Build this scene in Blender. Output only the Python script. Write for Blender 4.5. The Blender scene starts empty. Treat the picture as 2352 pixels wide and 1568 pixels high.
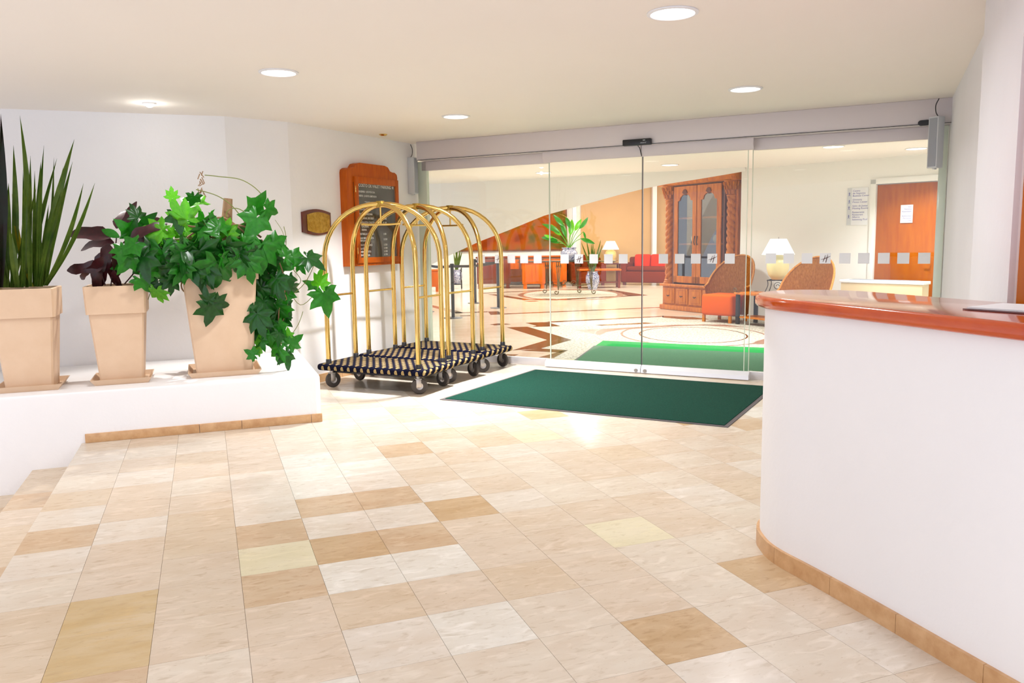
import bpy, bmesh, math, random
from mathutils import Vector, Matrix
random.seed(7)
PI = math.pi
sc = bpy.context.scene
col = sc.collection
R = math.radians

# ---------------------------------------------------------------- camera
FPX, PITCH, ROLL, EYE = 1865.14, 0.1258115, -0.0147472, 1.45
CP, SP, CR, SR = math.cos(PITCH), math.sin(PITCH), math.cos(ROLL), math.sin(ROLL)
_r, _f, _u = Vector((1, 0, 0)), Vector((0, CP, -SP)), Vector((0, SP, CP))
RT, UP = CR*_r + SR*_u, -SR*_r + CR*_u
cam = bpy.data.cameras.new('camera'); camo = bpy.data.objects.new('camera', cam); col.objects.link(camo)
mw = Matrix((RT, UP, -_f)).transposed().to_4x4(); mw.translation = (0, 0, EYE)
camo.matrix_world = mw
cam.sensor_width = 36; cam.lens = FPX/2352*36; cam.clip_end = 200; cam.clip_start = .05
sc.camera = camo

# ---------------------------------------------------------------- light and exposure
sc.view_settings.view_transform = 'Standard'; sc.view_settings.look = 'None'
sc.view_settings.gamma = 1; sc.view_settings.use_curve_mapping = False
sc.view_settings.exposure = 0.82
w = bpy.data.worlds.new('world'); sc.world = w; w.use_nodes = True
w.node_tree.nodes['Background'].inputs[0].default_value = (.84, .88, 1.0, 1)
w.node_tree.nodes['Background'].inputs[1].default_value = .95

def lamp(kind, name, loc, energy, color, size=.2, target=None, spread=None, **kw):
    d = bpy.data.lights.new(name, kind); d.energy = energy; d.color = color
    if kind == 'AREA':
        d.shape = kw.get('shape', 'DISK'); d.size = size
        if 'size_y' in kw: d.size_y = kw['size_y']
        if spread: d.spread = spread
    else:
        d.shadow_soft_size = size
        if kind == 'SPOT': d.spot_size = kw['cone']; d.spot_blend = kw.get('blend', .3)
    o = bpy.data.objects.new(name, d); col.objects.link(o); o.location = loc
    if target is not None:
        o.rotation_euler = (Vector(target)-Vector(loc)).to_track_quat('-Z', 'Y').to_euler()
    return o
WARM = (1, .93, .83); SOFT = (1, .97, .93); NEUT = (.97, .98, 1)
CEIL = 2.6
# recessed ceiling lamps of the entrance hall: the four in view and four more added out of view for extra light
HALL = [(-1.565, 5.729), (.858, 4.39), (1.877, 6.625), (-.497, 7.847), (-1.6, 2.2), (.9, 1.0), (-3.6, 1.2), (-3.9, 4.2)]
for i, (x, y) in enumerate(HALL):
    lamp('AREA', 'hall_lamp', (x, y, CEIL-.03), (14, 16, 9, 50, 2, 2, 3, 7)[i], NEUT, .2, (x, y, 0), spread=R((168, 168, 150, 116, 110, 85, 110, 120)[i]))
lamp('POINT', 'planter_spot', (-2.956, 6.882, CEIL-.11), .7, SOFT, .025)
lamp('SPOT', 'planter_beam', (-2.956, 6.882, CEIL-.05), 60, SOFT, .012, (-2.6, 6.0, 0), cone=R(74), blend=.5)
# lobby ceiling lamps, added to light the lobby
LOBBY = [(.3, 11.5), (2.6, 10.9), (.6, 14.6), (4.3, 11.0), (2.6, 13.4), (5.6, 11.4)]
for x, y in LOBBY:
    lamp('AREA', 'lobby_fill_lamp', (x, y, CEIL-.03), 26, NEUT, .25, (x, y, 0), spread=R(125))
HIGH = [(-1, 19), (2, 18), (5, 18.5), (-1, 23), (2, 22.5), (5.2, 22)]  # unseen lamps added to brighten the far lobby
for x, y in HIGH:
    lamp('AREA', 'lobby_high_fill', (x, y, 3.55), 88, WARM, .4, (x, y, 0))

# ---------------------------------------------------------------- layout helper: the ray through a point of the photograph
def ray(px, py): return RT*((px-1176)/FPX) - UP*((py-784)/FPX) + _f
def gp(px, py, z=0.0):
    d = ray(px, py); return Vector((0, 0, EYE)) + d*((z-EYE)/d.z)
def onpl(px, py, p, n):
    d = ray(px, py); c = Vector((0, 0, EYE)); n = Vector(n); return c + d*(n.dot(Vector(p)-c)/n.dot(d))

# ---------------------------------------------------------------- materials
def rgb(r, g, b):
    f = lambda c: (c/255/12.92) if c/255 <= .04045 else ((c/255+.055)/1.055)**2.4
    return (f(r), f(g), f(b), 1)
MATS = {}
def mat(name, c, rough=.5, metal=0, c2=None, scale=8, stretch=(1, 1, 1), detail=6, bump=0, bscale=None, spec=.5,
        emit=0, coat=0, trans=0, contrast=(.35, .65), ecol=None):
    m = bpy.data.materials.new(name); m.use_nodes = True; nt = m.node_tree
    b = nt.nodes['Principled BSDF']
    b.inputs['Base Color'].default_value = c; b.inputs['Roughness'].default_value = rough
    b.inputs['Metallic'].default_value = metal; b.inputs['Specular IOR Level'].default_value = spec
    b.inputs['Coat Weight'].default_value = coat; b.inputs['Coat Roughness'].default_value = .08
    if trans: b.inputs['Transmission Weight'].default_value = trans
    if emit:
        b.inputs['Emission Color'].default_value = ecol or c; b.inputs['Emission Strength'].default_value = emit
    if c2 or bump:
        tc = nt.nodes.new('ShaderNodeTexCoord'); mp = nt.nodes.new('ShaderNodeMapping')
        mp.inputs['Scale'].default_value = stretch; nt.links.new(tc.outputs['Object'], mp.inputs[0])
    if c2:
        n = nt.nodes.new('ShaderNodeTexNoise'); n.inputs['Scale'].default_value = scale; n.inputs['Detail'].default_value = detail
        n.inputs['Roughness'].default_value = .6
        nt.links.new(mp.outputs[0], n.inputs['Vector'])
        rp = nt.nodes.new('ShaderNodeValToRGB'); rp.color_ramp.elements[0].position = contrast[0]; rp.color_ramp.elements[1].position = contrast[1]
        rp.color_ramp.elements[0].color = c; rp.color_ramp.elements[1].color = c2
        nt.links.new(n.outputs[0], rp.inputs[0]); nt.links.new(rp.outputs[0], b.inputs['Base Color'])
    if bump:
        n2 = nt.nodes.new('ShaderNodeTexNoise'); n2.inputs['Scale'].default_value = bscale or scale*4; n2.inputs['Detail'].default_value = 4
        nt.links.new(mp.outputs[0], n2.inputs['Vector'])
        bp = nt.nodes.new('ShaderNodeBump'); bp.inputs['Strength'].default_value = bump; bp.inputs['Distance'].default_value = .01
        nt.links.new(n2.outputs[0], bp.inputs['Height']); nt.links.new(bp.outputs[0], b.inputs['Normal'])
    MATS[name] = m; return m

M_wall = mat('plaster', (.87, .855, .86, 1), .75, c2=(.89, .875, .88, 1), scale=1.2, bump=.12, bscale=30)
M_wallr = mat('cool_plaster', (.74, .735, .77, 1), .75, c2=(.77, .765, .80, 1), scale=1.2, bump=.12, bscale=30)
M_ceil = mat('ceiling_plaster', (.90, .835, .765, 1), .85, c2=(.91, .85, .78, 1), scale=.6)
M_lobw = mat('lobby_plaster', (.87, .86, .82, 1), .7)
M_peach = mat('peach_plaster', rgb(196, 158, 108), .75, c2=rgb(202, 164, 114), scale=.7)
M_grout = mat('grout', rgb(232, 216, 196), .5)
M_skirt = mat('travertine_skirting', rgb(196, 150, 104), .35, c2=rgb(214, 172, 126), scale=14, detail=8, bump=.1)
M_brass = mat('brass', (.83, .58, .19, 1), .14, 1, c2=(.76, .50, .15, 1), scale=5)
M_brassd = mat('old_brass', (.42, .27, .05, 1), .3, 1, c2=(.62, .42, .10, 1), scale=30, bump=.6, bscale=60)
M_black = mat('black_plastic', (.012, .012, .016, 1), .35)
M_rubber = mat('grey_rubber', (.05, .04, .035, 1), .6)
M_steel = mat('steel', (.45, .42, .40, 1), .35, .9)
M_alu = mat('aluminium', (.62, .59, .60, 1), .38, .35, spec=.5)
M_aluh = mat('header_aluminium', (.72, .665, .67, 1), .5, .1)
M_aluw = mat('pale_aluminium', (.80, .80, .84, 1), .3, .3)
M_wood = mat('orange_wood', rgb(196, 96, 16), .4, c2=rgb(180, 80, 10), scale=6, stretch=(6, 6, .6), coat=.05, spec=.2)
M_woodc = mat('cabinet_wood', rgb(200, 116, 8), .4, c2=rgb(166, 84, 2), scale=5, stretch=(5, 5, .7), coat=.05, spec=.25)
M_woodd = mat('dark_cabinet_wood', rgb(120, 58, 14), .4, c2=rgb(92, 42, 10), scale=6, stretch=(5, 5, .7))
M_red = mat('red_wood', rgb(104, 26, 4), .3, c2=rgb(84, 16, 2), scale=5, stretch=(4, 4, .6), coat=.4)
M_top = mat('countertop_wood', rgb(196, 78, 12), .14, c2=rgb(178, 58, 6), scale=3, stretch=(4, .5, 4), coat=.6, detail=4)
M_door = mat('door_wood', rgb(184, 98, 4), .25, c2=rgb(170, 82, 2), scale=4, stretch=(5, 5, .6), coat=.05, spec=.3)
M_fabric = mat('orange_fabric', rgb(210, 84, 0), .9, spec=.08)
M_fabr = mat('red_fabric', rgb(196, 44, 6), .9, spec=.08)
M_wick = mat('wicker', rgb(190, 128, 58), .6, spec=.15, c2=rgb(160, 98, 36), scale=60, bump=.6, bscale=120, stretch=(1, 1, .35))
M_iron = mat('wrought_iron', rgb(110, 96, 70), .45, .5)
M_ironb = mat('black_iron', (.02, .018, .02, 1), .5, .4)
M_post = mat('grey_post', (.05, .055, .07, 1), .4, .3)
M_white = mat('white_paint', (.82, .82, .84, 1), .5)
M_greyp = mat('pale_grey_plastic', (.62, .64, .66, 1), .45)
M_grey2 = mat('grille_grey', (.36, .38, .42, 1), .5)
M_pot = mat('pot_beige', rgb(226, 196, 166), .55, c2=rgb(218, 186, 154), scale=3)
M_soil = mat('soil', (.05, .03, .02, 1), .9, c2=(.09, .05, .03, 1), scale=30)
M_cer = mat('cream_ceramic', rgb(226, 214, 160), .3)
M_shade = mat('lamp_shade', (.85, .87, .92, 1), .8, emit=.25, ecol=(.9, .93, 1, 1))
M_shadef = mat('far_lamp_shade', (.9, .82, .62, 1), .8, emit=.6, ecol=(1, .86, .62, 1))
M_lampon = mat('lamp_diffuser', (1, .98, .95, 1), .5, emit=2.0, ecol=(.96, .96, 1, 1))
M_spoton = mat('spot_bulb', (1, .98, .95, 1), .5, emit=30, ecol=(1, .98, .95, 1))
M_mat = mat('green_carpet', rgb(12, 48, 38), .95, c2=rgb(30, 76, 62), scale=160, detail=3, contrast=(.3, .7), bump=.5, bscale=220, spec=.1)
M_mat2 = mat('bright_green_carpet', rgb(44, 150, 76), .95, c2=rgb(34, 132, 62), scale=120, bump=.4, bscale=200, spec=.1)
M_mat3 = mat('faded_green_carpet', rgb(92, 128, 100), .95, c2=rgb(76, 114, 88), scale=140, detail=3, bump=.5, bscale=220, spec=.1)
M_edge = mat('mat_rubber', (.10, .085, .09, 1), .7)
M_marble = mat('lobby_marble', rgb(226, 214, 196), .12, c2=rgb(216, 200, 178), scale=2.2, stretch=(1, 3, 1), detail=8)
M_brown = mat('brown_marble', rgb(116, 76, 46), .14, c2=rgb(98, 60, 34), scale=5, detail=8)
M_pink = mat('rose_marble', rgb(146, 106, 88), .3, c2=rgb(132, 92, 76), scale=8)
M_pebble = mat('pebble_mosaic', rgb(138, 132, 118), .6, c2=rgb(190, 184, 168), scale=30, detail=3, contrast=(.42, .56), bump=.5, bscale=50)
M_ink = mat('lettering_white', (.80, .80, .76, 1), .6)
M_inkb = mat('lettering_blue', rgb(100, 100, 168), .6)
M_inkd = mat('lettering_dark', rgb(92, 58, 52), .6)
M_felt = mat('black_board', rgb(70, 66, 58), .25, c2=rgb(58, 54, 48), scale=4)
M_dk = mat('keyhole_dark', (.02, .015, .01, 1), .5)
M_mural = mat('mural_paint', rgb(196, 98, 24), .9, spec=.05)

def tile_mat(i, c, c2, vein=None):
    c, c2 = [(q[0]*.79, q[1]*.785, q[2]*.77, 1) for q in (c, c2)]
    m = mat('travertine_%d' % i, c, .2, spec=.1, c2=c2, scale=2.6, stretch=(1, 2.6, 1), detail=10, contrast=(.36, .68))
    nt = m.node_tree
    oi = nt.nodes.new('ShaderNodeObjectInfo'); mp = [n for n in nt.nodes if n.type == 'MAPPING'][0]
    mul = nt.nodes.new('ShaderNodeVectorMath'); mul.operation = 'SCALE'; mul.inputs[3].default_value = 37
    comb = nt.nodes.new('ShaderNodeCombineXYZ')
    for k in range(3): nt.links.new(oi.outputs['Random'], comb.inputs[k])
    nt.links.new(comb.outputs[0], mul.inputs[0]); nt.links.new(mul.outputs[0], mp.inputs['Location'])
    b = nt.nodes['Principled BSDF']; src = b.inputs['Base Color'].links[0].from_socket
    def layer(src, kind, scale, lo, hi, col2, amt):
        n = nt.nodes.new('ShaderNodeTexNoise'); n.inputs['Scale'].default_value = scale; n.inputs['Detail'].default_value = 8; n.inputs['Distortion'].default_value = kind
        nt.links.new(mp.outputs[0], n.inputs['Vector'])
        mr = nt.nodes.new('ShaderNodeMapRange'); mr.inputs[1].default_value = lo; mr.inputs[2].default_value = hi; mr.inputs[4].default_value = amt
        nt.links.new(n.outputs[0], mr.inputs[0])
        mx = nt.nodes.new('ShaderNodeMix'); mx.data_type = 'RGBA'; nt.links.new(mr.outputs[0], mx.inputs['Factor'])
        nt.links.new(src, mx.inputs[6]); mx.inputs[7].default_value = col2; nt.links.new(mx.outputs[2], b.inputs['Base Color']); return mx.outputs[2]
    dk = (c2[0]*.72, c2[1]*.66, c2[2]*.58, 1); lt = (min(1, c[0]*1.12), min(1, c[1]*1.12), min(1, c[2]*1.14), 1)
    src = layer(src, .6, 16, .56, .74, dk, .55); src = layer(src, 1.2, 7, .52, .72, lt, .8); src = layer(src, .2, 60, .66, .74, dk, .7)
    return m
TILES = [tile_mat(0, rgb(234, 223, 208), rgb(226, 210, 192)), tile_mat(1, rgb(230, 214, 196), rgb(222, 202, 180)),
         tile_mat(2, rgb(228, 210, 188), rgb(220, 198, 172)), tile_mat(3, rgb(236, 227, 216), rgb(228, 214, 198)),
         tile_mat(4, rgb(244, 240, 232), rgb(232, 224, 212)), tile_mat(5, rgb(220, 196, 168), rgb(212, 182, 150)),
         tile_mat(6, rgb(216, 188, 154), rgb(204, 172, 132)), tile_mat(7, rgb(212, 184, 138), rgb(226, 204, 170)),
         tile_mat(8, rgb(232, 222, 190), rgb(240, 230, 204))]

def glass_mat(name, tint, gl=.09):
    m = bpy.data.materials.new(name); m.use_nodes = True; nt = m.node_tree; nt.nodes.clear()
    o = nt.nodes.new('ShaderNodeOutputMaterial'); mx = nt.nodes.new('ShaderNodeMixShader')
    t = nt.nodes.new('ShaderNodeBsdfTransparent'); g = nt.nodes.new('ShaderNodeBsdfGlossy')
    t.inputs[0].default_value = tint; g.inputs['Roughness'].default_value = .0; g.inputs[0].default_value = (1, 1, 1, 1)
    lw = nt.nodes.new('ShaderNodeLayerWeight'); lw.inputs[0].default_value = .25
    mr = nt.nodes.new('ShaderNodeMapRange'); mr.inputs[3].default_value = gl*.5; mr.inputs[4].default_value = .6
    nt.links.new(lw.outputs['Facing'], mr.inputs[0])
    pw = nt.nodes.new('ShaderNodeMath'); pw.operation = 'POWER'; pw.inputs[1].default_value = 3
    nt.links.new(lw.outputs['Facing'], pw.inputs[0]); nt.links.new(pw.outputs[0], mr.inputs[0])
    nt.links.new(mr.outputs[0], mx.inputs[0]); nt.links.new(t.outputs[0], mx.inputs[1]); nt.links.new(g.outputs[0], mx.inputs[2])
    nt.links.new(mx.outputs[0], o.inputs[0]); return m
M_glass = glass_mat('clear_glass', (.97, .985, .975, 1), .05)
M_gedge = mat('glass_edge', rgb(214, 224, 208), .15, spec=.6)
M_gcab = glass_mat('cabinet_glass', (.8, .8, .78, 1), .16)

def leaf_mat(name, c, c2, tr=.25):
    m = mat(name, c, .32, c2=c2, scale=6, spec=.45); nt = m.node_tree
    b = nt.nodes['Principled BSDF']; out = nt.nodes['Material Output']
    tl = nt.nodes.new('ShaderNodeBsdfTranslucent'); tl.inputs[0].default_value = (c2[0]*1.6, c2[1]*1.6, c2[2]*1.2, 1)
    mx = nt.nodes.new('ShaderNodeMixShader'); mx.inputs[0].default_value = tr
    nt.links.new(b.outputs[0], mx.inputs[1]); nt.links.new(tl.outputs[0], mx.inputs[2]); nt.links.new(mx.outputs[0], out.inputs[0])
    return m
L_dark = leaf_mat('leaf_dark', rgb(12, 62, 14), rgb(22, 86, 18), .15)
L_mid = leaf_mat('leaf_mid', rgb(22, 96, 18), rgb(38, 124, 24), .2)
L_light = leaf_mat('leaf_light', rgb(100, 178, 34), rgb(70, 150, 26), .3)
L_burg = leaf_mat('leaf_burgundy', rgb(38, 12, 18), rgb(70, 26, 32), .06)
L_blade = leaf_mat('leaf_blade', rgb(132, 152, 66), rgb(74, 108, 40), .25)
L_bladed = leaf_mat('leaf_blade_dark', rgb(40, 18, 14), rgb(24, 40, 14), .05)
L_yel = leaf_mat('leaf_yellow', rgb(178, 160, 40), rgb(140, 140, 30), .2)
M_stem = mat('vine_stem', rgb(120, 128, 60), .6)
M_stemb = mat('vine_stem_brown', rgb(150, 116, 84), .7)

def carpet_mat():
    m = mat('trolley_carpet', (.01, .01, .05, 1), .95, spec=.1); nt = m.node_tree; b = nt.nodes['Principled BSDF']
    tc = nt.nodes.new('ShaderNodeTexCoord'); sx = nt.nodes.new('ShaderNodeSeparateXYZ'); nt.links.new(tc.outputs['Object'], sx.inputs[0])
    def M(op, a, bb=None, c=None):
        n = nt.nodes.new('ShaderNodeMath'); n.operation = op
        for k, v in enumerate((a, bb, c)):
            if v is None: continue
            if isinstance(v, (int, float)): n.inputs[k].default_value = v
            else: nt.links.new(v, n.inputs[k])
        return n.outputs[0]
    X, Y, Z = sx.outputs
    p, q = .078, .056
    yy = M('ADD', Y, M('MULTIPLY', Z, -.9))
    v = M('DIVIDE', yy, q); row = M('FLOOR', v); par = M('FLOORED_MODULO', row, 2.0)
    u = M('ADD', M('DIVIDE', X, p), M('MULTIPLY', par, .5))
    fu = M('SUBTRACT', M('FRACT', u), .5); fv = M('FRACT', v)
    d = M('ADD', M('MULTIPLY', M('MULTIPLY', fu, fu), 4.4), M('POWER', M('SUBTRACT', fv, .42), 2.0))
    inside = M('LESS_THAN', d, .21)
    ribs = M('GREATER_THAN', M('ABSOLUTE', M('SINE', M('MULTIPLY', M('ARCTAN2', fu, M('ADD', fv, .15)), 9.0))), .25)
    fac = M('MULTIPLY', inside, ribs)
    mx = nt.nodes.new('ShaderNodeMix'); mx.data_type = 'RGBA'
    nt.links.new(fac, mx.inputs['Factor']); mx.inputs[6].default_value = rgb(14, 14, 34); mx.inputs[7].default_value = rgb(170, 146, 98)
    nt.links.new(mx.outputs[2], b.inputs['Base Color']); return m
M_carpet = carpet_mat()

def mural_mat():
    m = M_mural; nt = m.node_tree; b = nt.nodes['Principled BSDF']
    tc = nt.nodes.new('ShaderNodeTexCoord'); n = nt.nodes.new('ShaderNodeTexNoise'); n.inputs['Scale'].default_value = 1.5; n.inputs['Detail'].default_value = 5
    nt.links.new(tc.outputs['Object'], n.inputs['Vector'])
    rp = nt.nodes.new('ShaderNodeValToRGB'); cr = rp.color_ramp
    cr.elements[0].position = .36; cr.elements[0].color = rgb(74, 74, 24)
    cr.elements[1].position = .68; cr.elements[1].color = rgb(126, 52, 12)
    for p_, c_ in ((.44, rgb(110, 84, 26)), (.5, rgb(150, 84, 22)), (.58, rgb(156, 70, 16))):
        e = cr.elements.new(p_); e.color = c_
    nt.links.new(n.outputs[0], rp.inputs[0]); nt.links.new(rp.outputs[0], b.inputs['Base Color'])
mural_mat()
def talavera_mat():
    m = mat('blue_white_ceramic', rgb(226, 228, 236), .2, coat=.4); nt = m.node_tree; b = nt.nodes['Principled BSDF']
    tc = nt.nodes.new('ShaderNodeTexCoord'); n = nt.nodes.new('ShaderNodeTexNoise'); n.inputs['Scale'].default_value = 9; n.inputs['Detail'].default_value = 1
    n.inputs['Distortion'].default_value = 2.5
    nt.links.new(tc.outputs['Object'], n.inputs['Vector'])
    rp = nt.nodes.new('ShaderNodeValToRGB'); cr = rp.color_ramp; cr.interpolation = 'CONSTANT'
    cr.elements[0].position = 0; cr.elements[0].color = rgb(228, 230, 238); cr.elements[0].color = rgb(168, 172, 190); cr.elements[1].position = .43; cr.elements[1].color = rgb(40, 54, 112)
    e = cr.elements.new(.52); e.color = rgb(168, 172, 190)
    nt.links.new(n.outputs[0], rp.inputs[0]); nt.links.new(rp.outputs[0], b.inputs['Base Color']); return m
M_tal = talavera_mat()

# ---------------------------------------------------------------- mesh helpers
class MB:
    def __init__(s): s.bm = bmesh.new()
    def box(s, a, b, bev=0, M=None, seg=2):
        t = bmesh.new(); bmesh.ops.create_cube(t, size=1)
        a, b = Vector(a), Vector(b)
        for v in t.verts: v.co = Vector([(a[k]+b[k])/2 + v.co[k]*(b[k]-a[k]) for k in range(3)])
        if bev: bmesh.ops.bevel(t, geom=t.edges[:], offset=bev, segments=seg, affect='EDGES', profile=.5)
        return s.merge(t, M)
    def merge(s, t, M=None):
        if M is not None: bmesh.ops.transform(t, matrix=M, verts=t.verts)
        me = bpy.data.meshes.new('t'); t.to_mesh(me); t.free(); s.bm.from_mesh(me); bpy.data.meshes.remove(me); return s
    def prism(s, pts, z0, z1, bev=0, M=None, seg=3, bevsel=None):
        t = bmesh.new(); n = len(pts)
        lo = [t.verts.new((p[0], p[1], z0)) for p in pts]; hi = [t.verts.new((p[0], p[1], z1)) for p in pts]
        t.faces.new(hi); t.faces.new(lo[::-1])
        for i in range(n): t.faces.new((lo[i], lo[(i+1) % n], hi[(i+1) % n], hi[i]))
        bmesh.ops.recalc_face_normals(t, faces=t.faces)
        if bev:
            es = [e for e in t.edges if abs(e.verts[0].co.z-e.verts[1].co.z) < 1e-6]
            bmesh.ops.bevel(t, geom=es, offset=bev, segments=seg, affect='EDGES', profile=.5)
        return s.merge(t, M)
    def tube(s, path, r, n=8, M=None, cap=True, closed=False):
        t = bmesh.new(); path = [Vector(p) for p in path]; rings = []
        N = len(path); up = None
        rr = r if isinstance(r, (list, tuple)) else [r]*N
        for i, p in enumerate(path):
            if closed: d = path[(i+1) % N]-path[i-1]
            else: d = path[min(i+1, N-1)]-path[max(i-1, 0)]
            d.normalize()
            if up is None: up = d.orthogonal().normalized()
            up = (up - d*up.dot(d)); up = up.normalized() if up.length > 1e-5 else d.orthogonal().normalized()
            sd = d.cross(up)
            rings.append([t.verts.new(p+(up*math.cos(2*PI*k/n)+sd*math.sin(2*PI*k/n))*rr[i]) for k in range(n)])
        for i in range(N if closed else N-1):
            A, B = rings[i], rings[(i+1) % N]
            for k in range(n): t.faces.new((A[k], A[(k+1) % n], B[(k+1) % n], B[k]))
        if cap and not closed: t.faces.new(rings[0][::-1]); t.faces.new(rings[-1])
        bmesh.ops.recalc_face_normals(t, faces=t.faces)
        return s.merge(t, M)
    def lathe(s, prof, n=24, M=None):
        t = bmesh.new(); rings = []
        for r, z in prof:
            rings.append([t.verts.new((r*math.cos(2*PI*k/n), r*math.sin(2*PI*k/n), z)) for k in range(n)] if r > 1e-5 else [t.verts.new((0, 0, z))])
        for A, B in zip(rings, rings[1:]):
            for k in range(n):
                k2 = (k+1) % n
                if len(A) == 1 and len(B) == 1: continue
                if len(A) == 1: t.faces.new((A[0], B[k], B[k2]))
                elif len(B) == 1: t.faces.new((A[k], A[k2], B[0]))
                else: t.faces.new((A[k], A[k2], B[k2], B[k]))
        bmesh.ops.recalc_face_normals(t, faces=t.faces)
        return s.merge(t, M)
    def grid(s, pts, thick=0, M=None):
        t = bmesh.new(); V = [[t.verts.new(p) for p in row] for row in pts]
        for i in range(len(V)-1):
            for j in range(len(V[0])-1): t.faces.new((V[i][j], V[i+1][j], V[i+1][j+1], V[i][j+1]))
        if thick:
            bmesh.ops.solidify(t, geom=t.faces[:], thickness=thick)
        bmesh.ops.recalc_face_normals(t, faces=t.faces)
        return s.merge(t, M)
    def mesh(s, m, smooth=38):
        me = bpy.data.meshes.new('m'); s.bm.to_mesh(me); s.bm.free()
        if m: me.materials.append(m)
        if smooth:
            me.polygons.foreach_set('use_smooth', [True]*len(me.polygons)); me.set_sharp_from_angle(angle=R(smooth))
        return me
    def build(s, name, m, parent=None, smooth=38, **kw):
        o = bpy.data.objects.new(name, s.mesh(m, smooth)); o.data.name = name; col.objects.link(o)
        if parent: o.parent = parent
        for k, v in kw.items(): o[k] = v
        return o

def obj(name, me, parent=None):
    o = bpy.data.objects.new(name, me); col.objects.link(o)
    if parent: o.parent = parent
    return o
def tag(o, label, cat, group=None):
    o['label'] = label; o['category'] = cat
    if group: o['group'] = group
    return o
def empty(name, loc=(0, 0, 0), rz=0):
    o = bpy.data.objects.new(name, None); col.objects.link(o); o.location = loc; o.rotation_euler = (0, 0, rz); o.empty_display_size = .1; return o
def thing(name, label, cat, loc=(0, 0, 0), rz=0, group=None): return tag(empty(name, loc, rz), label, cat, group)
def struct(o): o['kind'] = 'structure'; return o
def copy_tree(o, parent=None):
    c = o.copy(); col.objects.link(c); c.parent = parent
    for ch in [x for x in col.objects if x.parent == o]: copy_tree(ch, c)
    return c
def T(x, y, z): return Matrix.Translation((x, y, z))
def RX(a): return Matrix.Rotation(a, 4, 'X')
def RY(a): return Matrix.Rotation(a, 4, 'Y')
def RZ(a): return Matrix.Rotation(a, 4, 'Z')
def text_mb(mb, body, size, M, align='LEFT', ext=.0006, shear=0, bold=0, space=1.0, lsp=1.0):
    cu = bpy.data.curves.new('txt', 'FONT'); cu.body = body; cu.size = size; cu.extrude = ext; cu.align_x = align
    cu.shear = shear; cu.offset = bold; cu.space_character = space; cu.space_line = lsp; cu.resolution_u = 2
    o = bpy.data.objects.new('txt', cu); col.objects.link(o); bpy.context.view_layer.update()
    me = bpy.data.meshes.new_from_object(o.evaluated_get(bpy.context.evaluated_depsgraph_get()))
    col.objects.unlink(o); bpy.data.objects.remove(o)
    t = bmesh.new(); t.from_mesh(me); bpy.data.meshes.remove(me)
    mb.merge(t, M @ RX(PI/2))            # reads along +x, faces -y
def arc(cx, cz, r, a0, a1, n=10, y=0): return [(cx+r*math.cos(R(a0+(a1-a0)*k/n)), y, cz+r*math.sin(R(a0+(a1-a0)*k/n))) for k in range(n+1)]
def scroll(cx, cz, r0, a0, turns, y=0, n=18, shrink=.75):
    return [(cx+r0*(1-shrink*k/n)*math.cos(R(a0+360*turns*k/n)), y, cz+r0*(1-shrink*k/n)*math.sin(R(a0+360*turns*k/n))) for k in range(n+1)]

# ================================================================ THE SETTING
DP = Vector((1.3896, 8.6152, 0)); DY = math.atan2(-.475298, .879825)       # door plane: its middle and direction
Dd = Vector((math.cos(DY), math.sin(DY), 0)); Dn = Vector((-math.sin(DY), math.cos(DY), 0))
def dl(s, d): return DP+Dd*s+Dn*d                                          # a point on the floor in door coordinates
# ---- entrance floor: stone tiles on a bed
TH = .358649; TA = Vector((math.cos(TH), math.sin(TH), 0)); TB = Vector((-math.sin(TH), math.cos(TH), 0))
TO = Vector((-1.07260*EYE, 2.99568*EYE, 0)); TSX, TSY = .2287426*EYE, .23127*EYE
def tl(i, j): return TO+TA*(TSX*i)-TB*(TSY*j)
EDGE_I = -3.0
def clip(poly, p, n):
    out = []
    for k in range(len(poly)):
        a, b = poly[k-1], poly[k]; da, db = (a-p).dot(n), (b-p).dot(n)
        if (da <= 0) != (db <= 0): out.append(a+(b-a)*(da/(da-db)))
        if db <= 0: out.append(b)
    return out
PLN = Vector((-1.5536, 6.478, 0)); PLD = Vector((math.cos(R(20.9)), math.sin(R(20.9)), 0)); PLNn = Vector((-PLD.y, PLD.x, 0))
floor = struct(MB().prism([tl(EDGE_I, 12)+Vector((0, 0, 0)), tl(16, 12), Vector((6.0, 6.45, 0)), dl(-3.6, -.001), tl(EDGE_I, -14)], -.30, -.008).build('floor', M_grout, smooth=0))
SPEC = {(0, 1): 5, (1, 2): 6, (2, 2): 5, (3, 1): 6, (0, 3): 5, (1, 0): 5, (2, 0): 5, (1, -1): 4, (1, -2): 4, (2, 3): 4, (1, 3): 4, (2, 5): 4, (0, 0): 3,
        (0, 2): 8, (-2, 3): 7, (-2, 4): 7, (5, 3): 8, (4, 6): 6, (1, 5): 3, (0, 4): 1, (0, 5): 1, (-1, 3): 1, (-1, 4): 1, (1, 1): 3, (2, 1): 3, (3, 5): 0,
        (3, -3): 5, (2, -5): 0, (0, -1): 3, (3, 3): 1, (4, 3): 1, (3, 2): 1, (6, 5): 6, (7, 6): 6, (7, 7): 6, (-3, 3): 2, (-3, 4): 2}
g = .0006
def tile_mesh(m):
    return MB().prism([Vector((g, -TSY+g, 0)), Vector((TSX-g, -TSY+g, 0)), Vector((TSX-g, -g, 0)), Vector((g, -g, 0))], -.012, 0, .0004, seg=1).mesh(m, 0)
TM = [tile_mesh(m) for m in TILES]
cand = []
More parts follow.
